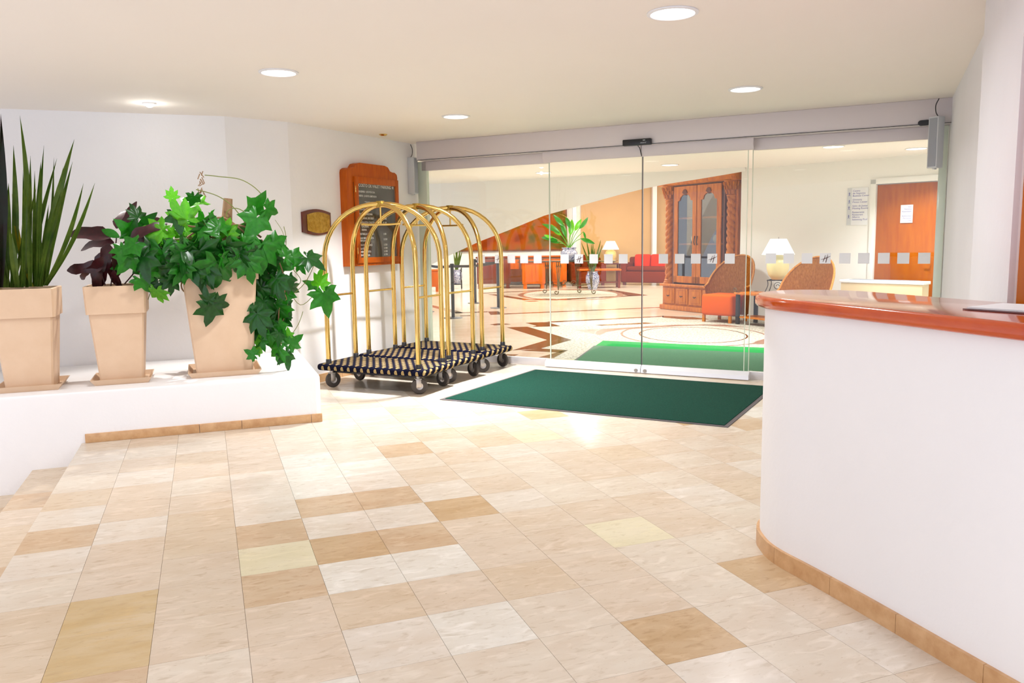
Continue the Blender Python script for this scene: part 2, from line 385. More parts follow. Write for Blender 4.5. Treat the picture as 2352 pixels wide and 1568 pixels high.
for i in range(-3, 17):
    for j in range(-15, 11):
        c = [tl(i, j), tl(i+1, j), tl(i+1, j+1), tl(i, j+1)]
        if all((p-PLN).dot(PLNn) > .12 and (p-PLN).dot(PLD) < -.12 for p in c): continue      # under the planter
        inside = [p for p in clip(c, DP-Dn*.0, Dn)]
        if len(inside) < 3: continue
        wl = Vector((-2.139, 8.052, 0)); wn = Vector((-.8945, .447, 0))
        if all((p-wl).dot(wn) > .02 for p in c): continue
        ctr = sum(c, Vector())/4
        d = ctr-Vector((0, 0, EYE)); dep = d.dot(_f)
        if dep < .6: continue
        px = 1176+FPX*d.dot(RT)/dep; py = 784-FPX*d.dot(UP)/dep
        if px < -350 or px > 2700 or py > 1950: continue
        if ctr.x > 1.9+(ctr.y-3)*.6 and ctr.y < 6.2: continue                                  # behind the counter
        cand.append((dep, i, j, c, inside))
cand.sort(key=lambda t: t[0]); rest = MB()
for k, (dep, i, j, c, inside) in enumerate(cand):
    v = SPEC.get((i, j))
    if v is None: v = random.choices(range(9), [32, 30, 14, 22, 3, 1, .3, .3, 1])[0]
    clipped = len(inside) != 4 or any((a-b).length > 1e-4 for a, b in zip(sorted(inside, key=lambda q: (q.x, q.y)), sorted(c, key=lambda q: (q.x, q.y))))
    if k < 300:
        if clipped:
            o = MB().prism(inside, -.012, 0).build('tile', TILES[v], floor, 0)
        else:
            o = obj('tile', TM[v], floor); o.location = tl(i, j); o.rotation_euler = (0, 0, TH)
    else: rest.prism(inside, -.012, 0)
if len(rest.bm.verts): rest.build('tile', TILES[0], floor, 0, kind='stuff')
else: rest.bm.free()
# ---- steps going down on the left
steps = empty('trim_1'); struct(steps)
for k in range(1, 4):
    x0, x1 = EDGE_I-k*1.0, EDGE_I-(k-1)*1.0
    MB().prism([tl(x0, 12), tl(x1, 12)+TA*.02, tl(x1, -8)+TA*.02, tl(x0, -8)], -.165*k-.16, -.165*k-.012).build('step_base', M_grout, steps, 0)
    for j in range(-6, 8):
        o = obj('tile', TM[[2, 5, 1, 2][(j+k) % 4]], steps); o.location = tl(x0, j)+Vector((0, 0, -.165*k)); o.rotation_euler = (0, 0, TH)
MB().prism([tl(-9, 12), tl(-6, 12), tl(-6, -8), tl(-9, -8)], -.7, -.51).build('landing', M_grout, steps, 0)
MB().prism([tl(EDGE_I, 12)+TA*.001, tl(EDGE_I, 12)+TA*.012, tl(EDGE_I, -6)+TA*.012, tl(EDGE_I, -6)+TA*.001], -.165, -.0125).build('riser', TILES[2], steps, 0)
# ---- ceiling
ceiling = struct(MB().prism([(-9, -1.5), (5.5, -1.5), (7.5, 5.31), dl(5.9, 0), dl(-9.5, 0)], CEIL, CEIL+.2).build('ceiling', M_ceil, smooth=0))
struct(MB().prism([dl(-9.5, 0), dl(5.9, 0), (10, 13.2), (4.6, 16.4), (3.2, 15.0), (-2.6, 18.2), (-7.5, 16)], CEIL, CEIL+.2).build('ceiling', M_lobw, smooth=0))
c2_ = struct(MB().prism([(-9, 15), (10, 13), (10, 28), (-9, 28)], 3.6, 3.8).build('ceiling', M_ceil, smooth=0))
# ---- walls of the entrance hall
def wall(name, a, b, z0, z1, th, m=None, bev=0):
    """a wall whose visible face runs from a to b (left to right for the viewer); thickness goes away from the viewer"""
    a, b = Vector((a[0], a[1], 0)), Vector((b[0], b[1], 0)); d = (b-a).normalized(); n = Vector((-d.y, d.x, 0))
    return struct(MB().prism([a, b, b+n*th, a+n*th], z0, z1, bev).build(name, m or M_wall, smooth=0))
W1, W2 = Vector((-2.139, 8.052, 0)), Vector((-1.118, 10.095, 0))
wl = (W2-W1).normalized(); WY = math.atan2(wl.y, wl.x)
wall('wall_left', W1, W2, -.3, CEIL, .25)
wall('wall_left', (-2.604, 7.639), W1, -.3, CEIL, .25)
wall('wall_left', (-4.35, 7.02), (-2.604, 7.639), -.7, CEIL, .25)
wall('wall_left', (-6.8, 3.2), (-4.35, 7.02), -.7, CEIL, .25)
RA, RB = Vector((3.986, 7.551, 0)), Vector((2.468, 4.231, 0))
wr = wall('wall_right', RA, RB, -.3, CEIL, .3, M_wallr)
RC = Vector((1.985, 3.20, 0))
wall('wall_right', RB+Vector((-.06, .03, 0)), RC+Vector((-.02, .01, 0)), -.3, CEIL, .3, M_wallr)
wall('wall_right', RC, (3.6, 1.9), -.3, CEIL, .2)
# ---- glass front
door = empty('door_1', DP, DY); struct(door)
bmh = MB(); bmh.box((-2.765, -.12, 2.385), (2.83, .12, 2.599), .003); bmh.build('header_beam', M_aluh, door)
MB().box((-2.80, .03, 2.275), (-1.12, .09, 2.384), .002).build('track_cover', M_aluh, door)
MB().box((1.12, .03, 2.275), (2.76, .09, 2.384), .002).build('track_cover', M_aluh, door)
MB().box((-2.75, -.128, 2.385), (2.82, -.121, 2.39)).build('gap_shadow_strip', M_black, door)  # solid black strip standing in for the shade along the header
for s in (-1, 1):
    leaf = empty('sliding_leaf', (0, 0, 0)); leaf.parent = door
    a, b = sorted((s*.004, s*1.135))
    mb = MB(); pr = [(0, 2.384), (-.055, 2.384), (-.06, 2.33), (-.035, 2.275), (0, 2.275)]
    mb.prism([Vector((y, z, 0)) for y, z in pr], a, b, M=Matrix(((0, 0, 1, 0), (1, 0, 0, 0), (0, 1, 0, 0), (0, 0, 0, 1))))
    mb.build('top_clamp', M_aluh, leaf)
    mb = MB(); pr = [(.012, .088), (-.008, .088), (-.045, .05), (-.05, .008), (.012, .008)]
    mb.prism([Vector((y, z, 0)) for y, z in pr], a, b, M=Matrix(((0, 0, 1, 0), (1, 0, 0, 0), (0, 1, 0, 0), (0, 0, 0, 1))))
    mb.build('bottom_rail', M_aluw, leaf, smooth=20)
    a2, b2 = sorted((s*.008, s*1.075))
    MB().box((a2, -.006, .088), (b2, .004, 2.30)).build('glass', M_glass, leaf, 0)
    e0 = s*1.075
    MB().box((min(e0, e0+s*.007), -.007, .088), (max(e0, e0+s*.007), .005, 2.30)).build('glass_edge', M_gedge, leaf, 0)
    MB().box((min(s*.002, s*.007), -.007, .088), (max(s*.002, s*.007), .005, 2.275)).build('door_seal', M_steel if s > 0 else M_post, leaf, 0)
    MB().lathe([(0, .012), (.016, .012), (.02, .006), (.02, 0)], 16, T(s*.05, -.048, .032) @ RX(PI/2)).build('lock', M_steel, leaf)
    f0, f1 = sorted((s*1.115, s*2.74))
    fx = empty('fixed_panel'); fx.parent = door
    MB().box((f0, .055, .08), (f1, .065, 2.30)).build('glass', M_glass, fx, 0)
    MB().box((f0, .035, .0), (f1+.05*s, .085, .082), .002).build('bottom_rail', M_alu, fx)
    MB().box((min(s*1.108, s*1.115), .054, .08), (max(s*1.108, s*1.115), .066, 2.30)).build('glass_edge', M_gedge, fx, 0)
MB().box((-2.86, .03, 0), (-2.735, .09, 2.384), .003).build('jamb', M_gedge, door)
MB().box((2.735, .03, 0), (2.80, .09, 2.384), .003).build('jamb', M_gedge, door)
# decals on the glass
DEC = [(-2.0545, 0), (-1.82, 1), (-1.652, 0), (-1.485, 0), (-1.312, 0), (-.948, 0), (-.777, 1), (-.601, 0), (-.43, 0), (-.261, 0), (.181, 0), (.354, 0), (.523, 0),
       (.692, 1), (.868, 0), (1.256, 0), (1.425, 0), (1.595, 0), (1.760, 1), (1.935, 0), (2.1, 0), (2.271, 0), (2.435, 0), (2.606, 0)]
dm = MB().box((0, -.001, 0), (.1, 0, .1)).mesh(M_white, 0)
def hmesh():
    mb = MB(); k = .1
    def st(pts, r): mb.tube([(x*k, -.0016, z*k) for x, z in pts], [q*k for q in r], 6)
    st([(.30, .16), (.42, .45), (.52, .80)], [.02, .035, .02])
    st([(.56, .10), (.64, .45), (.72, .88)], [.035, .04, .015])
    st([(.12, .38), (.45, .47), (.75, .60), (.98, .72)], [.015, .03, .03, .012])
    return mb.mesh(M_inkd, 40)
hm = hmesh()
for s, h in DEC:
    d = obj('decal', dm, door); y = -.0065 if abs(s+.05) < 1.09 else .0545
    d.location = (s, y, 1.17)
    if h: lo = obj('logo', hm, d)
# sensor, round switch
ms = MB().box((-.162, -.175, 2.378), (.14, -.121, 2.44), .008).build('sensor', M_black, door)
mb = MB(); text_mb(mb, 'record', .022, T(.03, -.1765, 2.393), shear=.4); mb.box((.06, -.177, 2.418), (.069, -.1755, 2.428)); mb.box((.074, -.177, 2.418), (.083, -.1755, 2.428))
mb.build('lettering', M_greyp, ms)
mb = MB().prism([(2.61+.028*math.cos(a)+(.022 if math.cos(a) > 0 else -.022), 2.40+.024*math.sin(a)) for a in [R(15*k) for k in range(24)]], .121, .134, M=RX(PI/2))
mb.build('switch', M_black, door)
# lead from the sensor down to the leaves
MB().tube([(-.012, -.124, 2.378), (-.012, -.07, 2.36), (.0, -.064, 2.31), (.003, -.05, 2.28)], .004, 6).build('cable', M_black, door)

# ---- lobby shell
struct(MB().prism([dl(-3.6, 0), dl(4.0, 0), Vector((11, 7, 0)), Vector((11, 28, 0)), Vector((-8, 28, 0)), Vector((-8, 12, 0))], -.3, 0).build('floor', M_marble, smooth=0))
wall('wall_left', (-1.15, 10.15), (-1.66, 17.4), -.1, CEIL, -.0+.2, M_lobw) if False else struct(MB().prism([(-1.17, 10.25), (-1.40, 10.25), (-1.80, 15.3), (-1.57, 15.3)], 0, CEIL).build('wall_left', M_lobw, smooth=0))
LW = Vector((4.257, 14.314, 0)); LY = R(-48); LD = Vector((math.cos(LY), math.sin(LY), 0)); LN = Vector((-LD.y, LD.x, 0))
wall('wall_right', LW-LD*.12, LW+LD*2.10, 0, CEIL, .2, M_lobw)
struct(MB().prism([LW+LD*2.10, LW+LD*3.03, LW+LD*3.03+LN*.2, LW+LD*2.10+LN*.2], 2.2, CEIL).build('wall_right', M_lobw, smooth=0))
wall('wall_right', LW+LD*3.03, LW+LD*4.6, 0, CEIL, .2, M_lobw)
wall('wall_right', LW+LD*4.6+LN*.2, (4.15, 7.48), 0, CEIL, -.15, M_lobw)
wall('wall_right', (4.62, 17.0), (5.35, 15.2), 0, 3.6, .2, M_peach)
wall('wall_right', LW-LD*.12, LW-LD*.12+LN*1.3, 0, CEIL, .15, M_lobw)
BWY = 26.6
wall('wall_back', (-7, BWY), (1.9, BWY-.1), 0, 3.6, .2, M_lobw)
wall('wall_back', (1.9, BWY-.1), (2.28, BWY-.1), 0, 3.6, .2, M_lobw)
wall('wall_back', (2.28, BWY-.15), (6.0, BWY-.15), 0, 3.6, .2, M_peach)
wall('wall_back', (5.9, BWY-.15), (5.6, 19), 0, 3.6, .2, M_lobw)
MB().box((2.0, BWY-.3, 0), (2.12, BWY-.1, 3.6)).build('trim_2', M_white, smooth=0, kind='structure')
MB().box((4.55, BWY-.4, 0), (4.68, BWY-.16, 3.6)).build('trim_3', M_white, smooth=0, kind='structure')
# ---- curved white soffit across the lobby
BP = LW-LD*.12-Dn*.35
pts = [(930, 640), (990, 608), (1040, 583), (1100, 555), (1165, 530), (1250, 495), (1340, 470), (1420, 448), (1480, 433), (1535, 422), (1600, 412), (1660, 402), (1712, 393)]
low = [onpl(x, y, BP, Dn) for x, y in pts]
mb = MB(); rows = []
fr = [[Vector((p.x, p.y, p.z)), Vector((p.x, p.y, CEIL+.3))] for p in low]
mb.grid([[a, b] for a, b in fr]); up_ = Vector((0, 0, .35)); mb.grid([[a+Dn*.3+up_, b+Dn*.3+up_] for a, b in fr]); mb.grid([[a, a+Dn*.3+up_] for a, b in fr])
struct(mb.build('trim_4', M_lobw))

# ---- lobby floor inlays
inl = empty('trim_5'); struct(inl)
def inlay(pix, m, name='inlay', z=.002):
    p = [gp(x, y) for x, y in pix]
    t = MB().prism(p, -.002, z); bmesh.ops.recalc_face_normals(t.bm, faces=t.bm.faces); return t.build(name, m, inl, 0)
def zc(u, v): return (960+u/3.92, 440+v/3.92)
inlay([zc(*q) for q in [(1180, 1178), (1600, 1158), (2352, 1118), (2700, 1110), (3220, 1130), (3260, 1400), (3260, 1560), (1180, 1500), (1300, 1440), (1105, 1412), (1385, 1335), (1000, 1218), (1285, 1212)]], M_pebble, 'mosaic_field', .001)
inlay([zc(*q) for q in [(800, 1222), (985, 1216), (1385, 1335), (1105, 1412), (850, 1428), (1165, 1335)]], M_brown)
inlay([zc(*q) for q in [(1105, 1412), (1350, 1428), (1280, 1448), (930, 1430)]], M_brown)
inlay([zc(*q) for q in [(1350, 1428), (1220, 1498), (1090, 1492), (1265, 1444)]], M_brown)
inlay([zc(*q) for q in [(970, 1181), (1165, 1174), (1285, 1212), (1030, 1218), (1070, 1208)]], M_brown)
inlay([zc(*q) for q in [(1165, 1170), (2210, 1118), (2212, 1126), (1180, 1180)]], M_brown)
inlay([zc(*q) for q in [(2200, 1118), (2480, 1130), (2640, 1150), (2400, 1150), (2200, 1133)]], M_brown)
inlay([zc(*q) for q in [(650, 1195), (720, 1186), (800, 1189), (835, 1194), (690, 1203)]], M_brown)
inlay([zc(*q) for q in [(630, 1080), (720, 1077), (775, 1104), (655, 1109)]], M_brown)
inlay([zc(*q) for q in [(765, 1098), (2352, 1032), (2352, 1037), (770, 1105)]], M_brown)
inlay([zc(*q) for q in [(330, 1088), (625, 1078), (630, 1084), (340, 1096)]], M_brown)
inlay([zc(*q) for q in [(130, 1022), (380, 1080), (405, 1093), (330, 1096), (125, 1040)]], M_brown)
inlay([zc(*q) for q in [(380, 1115), (495, 1108), (500, 1118), (380, 1122)]], M_brown)
inlay([zc(*q) for q in [(1600, 1200), (2050, 1178), (2150, 1187), (1650, 1207)]], M_brown)
inlay([zc(*q) for q in [(780, 1465), (905, 1466), (870, 1478), (820, 1476)]], M_brown)
inlay([zc(*q) for q in [(1420, 1245), (1750, 1232), (2352, 1200), (2700, 1198), (2352, 1210), (1850, 1240), (1700, 1262), (1640, 1292)]], M_pink)
inlay([zc(*q) for q in [(2500, 1196), (2760, 1198), (2960, 1222), (2760, 1212)]], M_pink)
inlay([zc(*q) for q in [(3050, 1345), (3220, 1300), (3180, 1375), (3000, 1372)]], M_pink)
# far rosette
def ring(c, ra, rb, th, m, n=40, rot=0, z=.003):
    mb = MB(); P = lambda r, s, k: Vector((c.x+r*math.cos(2*PI*k/n+rot), c.y+s*math.sin(2*PI*k/n+rot), 0))
    for k in range(n): mb.prism([P(ra, rb, k), P(ra-th, rb-th, k), P(ra-th, rb-th, k+1), P(ra, rb, k+1)], -.001, z)
    return mb.build('inlay', m, inl, 0)
for q in ([(540, 913), (1200, 883), (1200, 887), (560, 918)], [(1200, 883), (1750, 883), (1752, 888), (1200, 887)], [(1740, 883), (2070, 933), (1900, 938), (1700, 890)],
          [(2070, 933), (1250, 978), (1230, 968), (1900, 935)], [(1250, 978), (960, 975), (1140, 962), (1240, 966)], [(960, 978), (630, 925), (720, 925), (1010, 970)], [(950, 985), (1060, 983), (1090, 988), (1000, 991)]):
    inlay([zc(*p) for p in q], M_brown)
cf = gp(960+1370/3.92, 440+925/3.92); ring(cf, 1.35, 2.0, .14, M_pink)
MB().prism([Vector((cf.x+1.2*math.cos(k*PI/16), cf.y+1.8*math.sin(k*PI/16), 0)) for k in range(32)], -.001, .001).build('inlay', M_pebble, inl, 0)
cn = gp(1590, 768)
ring(cn, 1.05, 1.35, .03, M_pink); ring(cn, .78, 1.0, .025, M_brown); ring(cn, 1.45, 1.9, .02, M_pebble)

# ================================================================ PLANTER BENCH
pl = MB(); PR = PLN
pback = [Vector((-2.139, 8.052, 0)), Vector((-2.604, 7.639, 0)), Vector((-4.35, 7.02, 0)), Vector((-5.2, 5.6, 0))]
foot = [PR-PLD*4.2, PR-PLD*.04, PR-PLD*.0+PLNn*.04] + [p-Vector((.0, .0, 0)) for p in pback]
planter = struct(MB().prism(foot, -.75, .385, .028).build('trim_6', M_wall, smooth=30))
sk = empty('baseboard_left'); struct(sk)
for a, b in ((0, .085), (.088, .62), (.623, .93), (.933, 1.72)):
    MB().box((-b, -.016, 0), (-a, .001, .068), .003, M=T(PR.x, PR.y, 0) @ RZ(R(20.9))).build('tile', M_skirt, sk)
for k in range(5):
    MB().box((.25+k*.41, -.014, 0), (.655+k*.41, .001, .085), .002, M=T(W1.x, W1.y, 0) @ RZ(WY)).build('tile', M_skirt, sk)

# ================================================================ POTS
def square_pot(name, label, c, base, rimw, rim0, top, group='tall square tapered planters on the bench'):
    z0 = .385+.012
    r = thing(name, label, 'planter', (c[0], c[1], .385), R(21), group)
    def sq(wd, z, rd=.012):
        h = wd/2; return [(h-rd, -h), (h, -h+rd), (h, h-rd), (h-rd, h), (-h+rd, h), (-h, h-rd), (-h, -h+rd), (-h+rd, -h)]
    def loft(levels, nm, m):
        t = bmesh.new(); rr = []
        for wd, z in levels: rr.append([t.verts.new((x, y, z)) for x, y in sq(wd, z)])
        for A, B in zip(rr, rr[1:]):
            for k in range(8): t.faces.new((A[k], A[(k+1) % 8], B[(k+1) % 8], B[k]))
        t.faces.new(rr[0][::-1])
        bmesh.ops.recalc_face_normals(t, faces=t.faces)
        mb = MB(); mb.merge(t); return mb.build(nm, m, r, 30)
    t_ = top-.385; q_ = rim0-.385
    bw = base+(rimw-.045-base)*.97
    loft([(base, .012), (bw, q_)], 'body', M_pot)
    loft([(bw, q_-.0), (rimw-.015, q_-.001), (rimw, t_-.004), (rimw-.006, t_), (rimw-.04, t_), (rimw-.05, t_-.06)], 'rim', M_pot)
    MB().box((-rimw/2+.025, -rimw/2+.025, t_-.07), (rimw/2-.025, rimw/2-.025, t_-.05)).build('soil', M_soil, r)
    return r
def saucer(label, c, wd):
    r = thing('saucer', label, 'saucer', (c[0], c[1], .385), R(21), 'square plant saucers on the bench'); h = wd/2
    t = bmesh.new(); rr = []
    for w2, z in ((h-.03, 0), (h, .045), (h-.008, .045), (h-.035, .010)):
        rr.append([t.verts.new((x, y, z)) for x, y in ((w2, -w2), (w2, w2), (-w2, w2), (-w2, -w2))])
    for A, B in zip(rr, rr[1:]):
        for k in range(4): t.faces.new((A[k], A[(k+1) % 4], B[(k+1) % 4], B[k]))
    t.faces.new(rr[0][::-1]); t.faces.new(rr[-1]); bmesh.ops.recalc_face_normals(t, faces=t.faces)
    mb = MB(); mb.merge(t); mb.build('tray', M_pot, r, 0)
    return r
C1, C2, C3 = (-3.63, 6.07), (-3.07, 6.33), (-2.40, 6.69)
square_pot('planter_pot', 'beige square pot holding the tall strap leaves, cut by the left edge', C1, .31, .43, .93, 1.14)
square_pot('planter_pot', 'beige square pot under the burgundy-leaved plant, middle of the three', C2, .30, .43, .93, 1.14)
square_pot('planter_pot', 'largest beige square pot, hung with ivy-like green vines', C3, .43, .60, 1.16, 1.40)
saucer('beige saucer under the pot with strap leaves at the left edge', C1, .44)
saucer('beige saucer under the middle pot with burgundy leaves', C2, .43)
saucer('beige saucer under the large vine-covered pot, small sprout in it', C3, .56)

# ================================================================ LEAVES
def palmate(lobes, wob=0, seed=0):
    rnd = random.Random(seed); out = []
    # outline in polar form about a point near the stalk: lobes = [(angle, length)]
    for k, (a, l) in enumerate(lobes):
        out.append((a, l, 1))
        if k < len(lobes)-1:
            a2, l2 = lobes[k+1]; out.append(((a+a2)/2-.03, min(l, l2)*rnd.uniform(.66, .8), 0))
    t = bmesh.new(); c = t.verts.new((0, 0, 0)); ring_ = []; mid = []
    def P(a, l): x, y = l*math.sin(a), l*math.cos(a); return Vector((x, y, -.22*(x*x+y*y)+.05*abs(math.sin(3*a))-.0))
    for a, l, tip in out:
        if tip:
            for da, f in ((-.24, .80), (-.11, .92), (0, 1.08), (.11, .92), (.24, .80)):
                ring_.append((t.verts.new(P(a+da, l*f)), t.verts.new(P(a+da*1.1, l*f*.5)+Vector((0, 0, .04 if da == 0 else .015)))))
        else: ring_.append((t.verts.new(P(a, l)), t.verts.new(P(a, l*.5)-Vector((0, 0, .015)))))
    for (o1, i1), (o2, i2) in zip(ring_, ring_[1:]):
        t.faces.new((i1, o1, o2, i2)); t.faces.new((c, i1, i2))
    bmesh.ops.recalc_face_normals(t, faces=t.faces)
    mb = MB(); mb.merge(t); return mb
LOB = [[(-2.5, .42), (-1.75, .62), (-.95, .78), (0, 1), (.95, .78), (1.75, .62), (2.5, .42)],
       [(-2.3, .45), (-1.35, .72), (-.6, .85), (0, 1), (.65, .82), (1.4, .7), (2.35, .45)],
       [(-2.4, .5), (-1.3, .66), (0, .95), (1.3, .66), (2.4, .5)]]
PALM = {}
for mi, m in enumerate((L_dark, L_mid, L_light)):
    for li, l in enumerate(LOB): PALM[(mi, li)] = palmate(l, seed=li).mesh(m, 60)
def oval(m, wd=.3, fold=.06, droop=.35, n=7, wave=0):
    rows = []
    for k in range(n+1):
        t = k/n; ww = wd*math.sin(PI*min(1, t*.96+.02))**.8*(1-.25*t)*(1+wave*math.sin(9*t))
        z = -droop*t*t
        rows.append([(-ww, t, z+fold*ww/wd), (0, t, z), (ww, t, z+fold*ww/wd)])
    return MB().grid(rows).mesh(m, 60)
BURG = [oval(L_burg, .26, .08, .3, 8, .22), oval(L_burg, .2, .05, .5, 8, .3)]
OVG = [oval(L_mid, .24, .05, .4), oval(L_dark, .24, .05, .3)]
def place_leaf(name, me, parent, p, size, ang, tilt=0, yaw=0):
    """ang: direction of the tip seen from the room, clockwise from up; tilt and yaw turn it away from the viewer"""
    view = (Vector((0, 0, EYE))-Vector(p)).normalized()
    rt = Vector((0, 0, 1)).cross(view).normalized(); up = view.cross(rt)
    ty = up*math.cos(ang)+rt*math.sin(ang); nz = view; tx = ty.cross(nz)
    m = Matrix((tx, ty, nz)).transposed()
    m = m @ Matrix.Rotation(tilt, 3, 'X') @ Matrix.Rotation(yaw, 3, 'Y')
    o = obj(name, me, parent); M4 = m.to_4x4(); M4 = Matrix.Translation(Vector(p)) @ M4 @ Matrix.Scale(size, 4)
    o.matrix_world = M4
    if parent: o.matrix_parent_inverse = Matrix.Identity(4); o.matrix_basis = Matrix.Translation(-parent.location) @ M4
    return o
vn = Vector((.40, -.917, 0))
def vpt(px, py, base, off=0): return onpl(px, py, Vector((base[0], base[1], 0))+vn*off, vn)
PXM = 1865/7.15
# vine
vine = thing('climbing_vine', 'trailing green lobed-leaf vine spilling from the largest square pot', 'plant', (C3[0], C3[1], 1.33))
VL = [(455, 470, 55, -60, 2), (470, 500, 60, 200, 1), (430, 505, 60, -40, 2), (405, 495, 48, 170, 0), (446, 450, 34, 200, 0), (396, 455, 26, 0, 2), (400, 540, 40, 30, 2), (372, 530, 50, -80, 2),
 (590, 500, 66, 205, 1), (585, 480, 55, 40, 1), (612, 480, 42, 110, 1), (340, 545, 60, -100, 1), (350, 520, 50, -150, 2), (318, 500, 36, -20, 0), (330, 590, 60, 180, 0), (300, 590, 46, 215, 1),
 (372, 575, 72, 180, 1), (385, 590, 80, 165, 1), (412, 560, 62, 150, 0), (420, 610, 50, 200, 1), (440, 575, 74, 190, 1), (458, 575, 80, 160, 0), (470, 610, 66, 195, 0), (490, 570, 88, 170, 1), (498, 600, 78, 185, 1),
 (520, 565, 70, 150, 0), (505, 530, 50, -20, 1), (545, 540, 50, 40, 1), (480, 540, 50, -40, 1), (520, 540, 44, 10, 2), (355, 620, 40, 180, 1), (322, 640, 40, 150, 1), (365, 650, 34, 190, 0), (392, 640, 38, 180, 0),
 (580, 545, 66, -110, 0), (600, 560, 72, 180, 1), (625, 560, 56, 120, 1), (615, 590, 60, 170, 0), (580, 610, 66, 190, 0), (590, 640, 60, 170, 1), (612, 640, 60, 190, 0), (640, 610, 44, 100, 1), (635, 640, 54, 170, 0),
 (650, 670, 58, 190, 1), (605, 690, 64, 180, 0), (590, 720, 60, 170, 0), (632, 700, 66, 180, 1), (650, 700, 50, 150, 0), (615, 740, 60, 180, 0), (596, 700, 50, 200, 0), (650, 730, 40, 190, 0), (640, 745, 40, 160, 1),
 (655, 590, 40, 60, 1), (672, 590, 46, 110, 1), (688, 605, 30, 160, 1), (706, 592, 50, 120, 0), (661, 640, 40, 175, 0), (735, 655, 44, 0, 2), (742, 672, 64, 165, 1), (722, 655, 34, -60, 1),
 (360, 665, 42, 170, 2), (485, 700, 56, 190, 0), (492, 695, 44, 110, 0), (480, 690, 36, -20, 0), (590, 755, 34, 20, 2), (588, 775, 34, 110, 2), (600, 780, 30, 170, 1), (592, 805, 30, 40, 2), (585, 815, 28, -60, 1),
 (645, 790, 48, -30, 1), (640, 800, 46, 190, 1), (665, 790, 40, 60, 1), (655, 812, 44, 165, 0), (664, 770, 22, -10, 2), (640, 765, 34, 180, 0), (622, 770, 34, 190, 1), (600, 660, 54, 220, 0), (568, 585, 50, 240, 1),
 (350, 570, 50, 230, 0), (395, 615, 50, 185, 0), (310, 560, 48, 240, 1), (540, 600, 40, 170, 1), (560, 560, 50, 130, 1), (426, 530, 50, 60, 2), (452, 530, 46, -90, 1), (470, 520, 60, 170, 0), (300, 530, 44, -50, 1), (285, 570, 40, 200, 1)]
rv = random.Random(3)
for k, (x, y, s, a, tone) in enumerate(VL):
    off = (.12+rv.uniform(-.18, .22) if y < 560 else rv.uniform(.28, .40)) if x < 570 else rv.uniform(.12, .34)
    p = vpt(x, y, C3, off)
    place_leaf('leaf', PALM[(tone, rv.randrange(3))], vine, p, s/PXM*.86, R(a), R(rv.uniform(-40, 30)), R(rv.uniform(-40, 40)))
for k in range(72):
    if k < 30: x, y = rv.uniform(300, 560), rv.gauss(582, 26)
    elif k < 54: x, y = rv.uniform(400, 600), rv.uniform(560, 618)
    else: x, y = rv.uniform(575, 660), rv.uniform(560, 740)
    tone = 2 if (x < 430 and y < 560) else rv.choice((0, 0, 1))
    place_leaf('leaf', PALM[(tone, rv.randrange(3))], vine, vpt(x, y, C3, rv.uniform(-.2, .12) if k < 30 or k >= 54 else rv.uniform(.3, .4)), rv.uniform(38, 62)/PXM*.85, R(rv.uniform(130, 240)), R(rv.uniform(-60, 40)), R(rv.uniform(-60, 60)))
VS = [([(612, 520), (606, 455), (560, 415), (500, 405), (470, 402)], .004, M_stem), ([(585, 545), (540, 480), (500, 450), (450, 435)], .004, M_stem),
      ([(395, 500), (440, 520), (500, 515), (560, 520), (600, 545)], .009, M_stemb), ([(400, 550), (470, 545), (540, 545), (590, 550)], .008, M_stem), ([(430, 545), (500, 500), (545, 520), (585, 560)], .008, M_stemb),
      ([(600, 550), (640, 600), (655, 660), (640, 720), (645, 790)], .006, M_stemb), ([(655, 600), (690, 640), (680, 660)], .003, M_stem), ([(625, 600), (650, 640), (690, 700), (735, 660)], .003, M_stem),
      ([(655, 690), (700, 650), (725, 600)], .003, M_stem), ([(580, 700), (540, 695), (505, 697)], .003, M_stem), ([(600, 740), (620, 775), (645, 790)], .003, M_stem), ([(665, 775), (685, 745), (696, 715)], .003, M_stem),
      ([(340, 688), (350, 665), (372, 650), (395, 620)], .003, M_stem), ([(600, 530), (620, 500), (618, 490)], .003, M_stemb), ([(584, 830), (584, 790), (588, 760)], .004, M_stem), ([(656, 575), (657, 545), (652, 520)], .003, M_stem), ([(657, 560), (648, 530), (632, 505)], .002, M_stem),
      ([(480, 560), (420, 640), (428, 672), (470, 655), (500, 640)], .006, M_stemb), ([(580, 600), (600, 680), (625, 760)], .004, M_stem), ([(610, 620), (660, 690), (640, 760)], .004, M_stemb), ([(540, 540), (520, 490), (550, 480), (600, 520)], .004, M_stem)]
def smooth_path(p, n=6):
    P = [p[0]]+list(p)+[p[-1]]; o = []
    for i in range(1, len(P)-2):
        for k in range(n):
            t = k/n; a, b, c, d = P[i-1], P[i], P[i+1], P[i+2]
            o.append(.5*((2*b)+(c-a)*t+(2*a-5*b+4*c-d)*t*t+(3*b-a-3*c+d)*t**3))
    o.append(P[-2]); return o
for pts, r, m in VS:
    P = smooth_path([vpt(x, y, C3, .17)-Vector((C3[0], C3[1], 1.33)) for x, y in pts])
    MB().tube(P, r, 6).build('stem', m, vine)
P = [vpt(x, y, C3, .05)-Vector((C3[0], C3[1], 1.33)) for x, y in ((524, 590), (520, 520), (524, 456))]
MB().tube(P, [.05, .045, .035], 9).build('stake', M_stemb, vine)
mb = MB()
for k in range(14):
    a = vpt(462+rv.uniform(-6, 6), 395+k*4, C3, .15)-Vector((C3[0], C3[1], 1.33))
    mb.tube([a, a+Vector((rv.uniform(-.03, .03), 0, rv.uniform(-.05, .05)))], .004, 4)
mb.build('dried_tendril', M_stemb, vine)
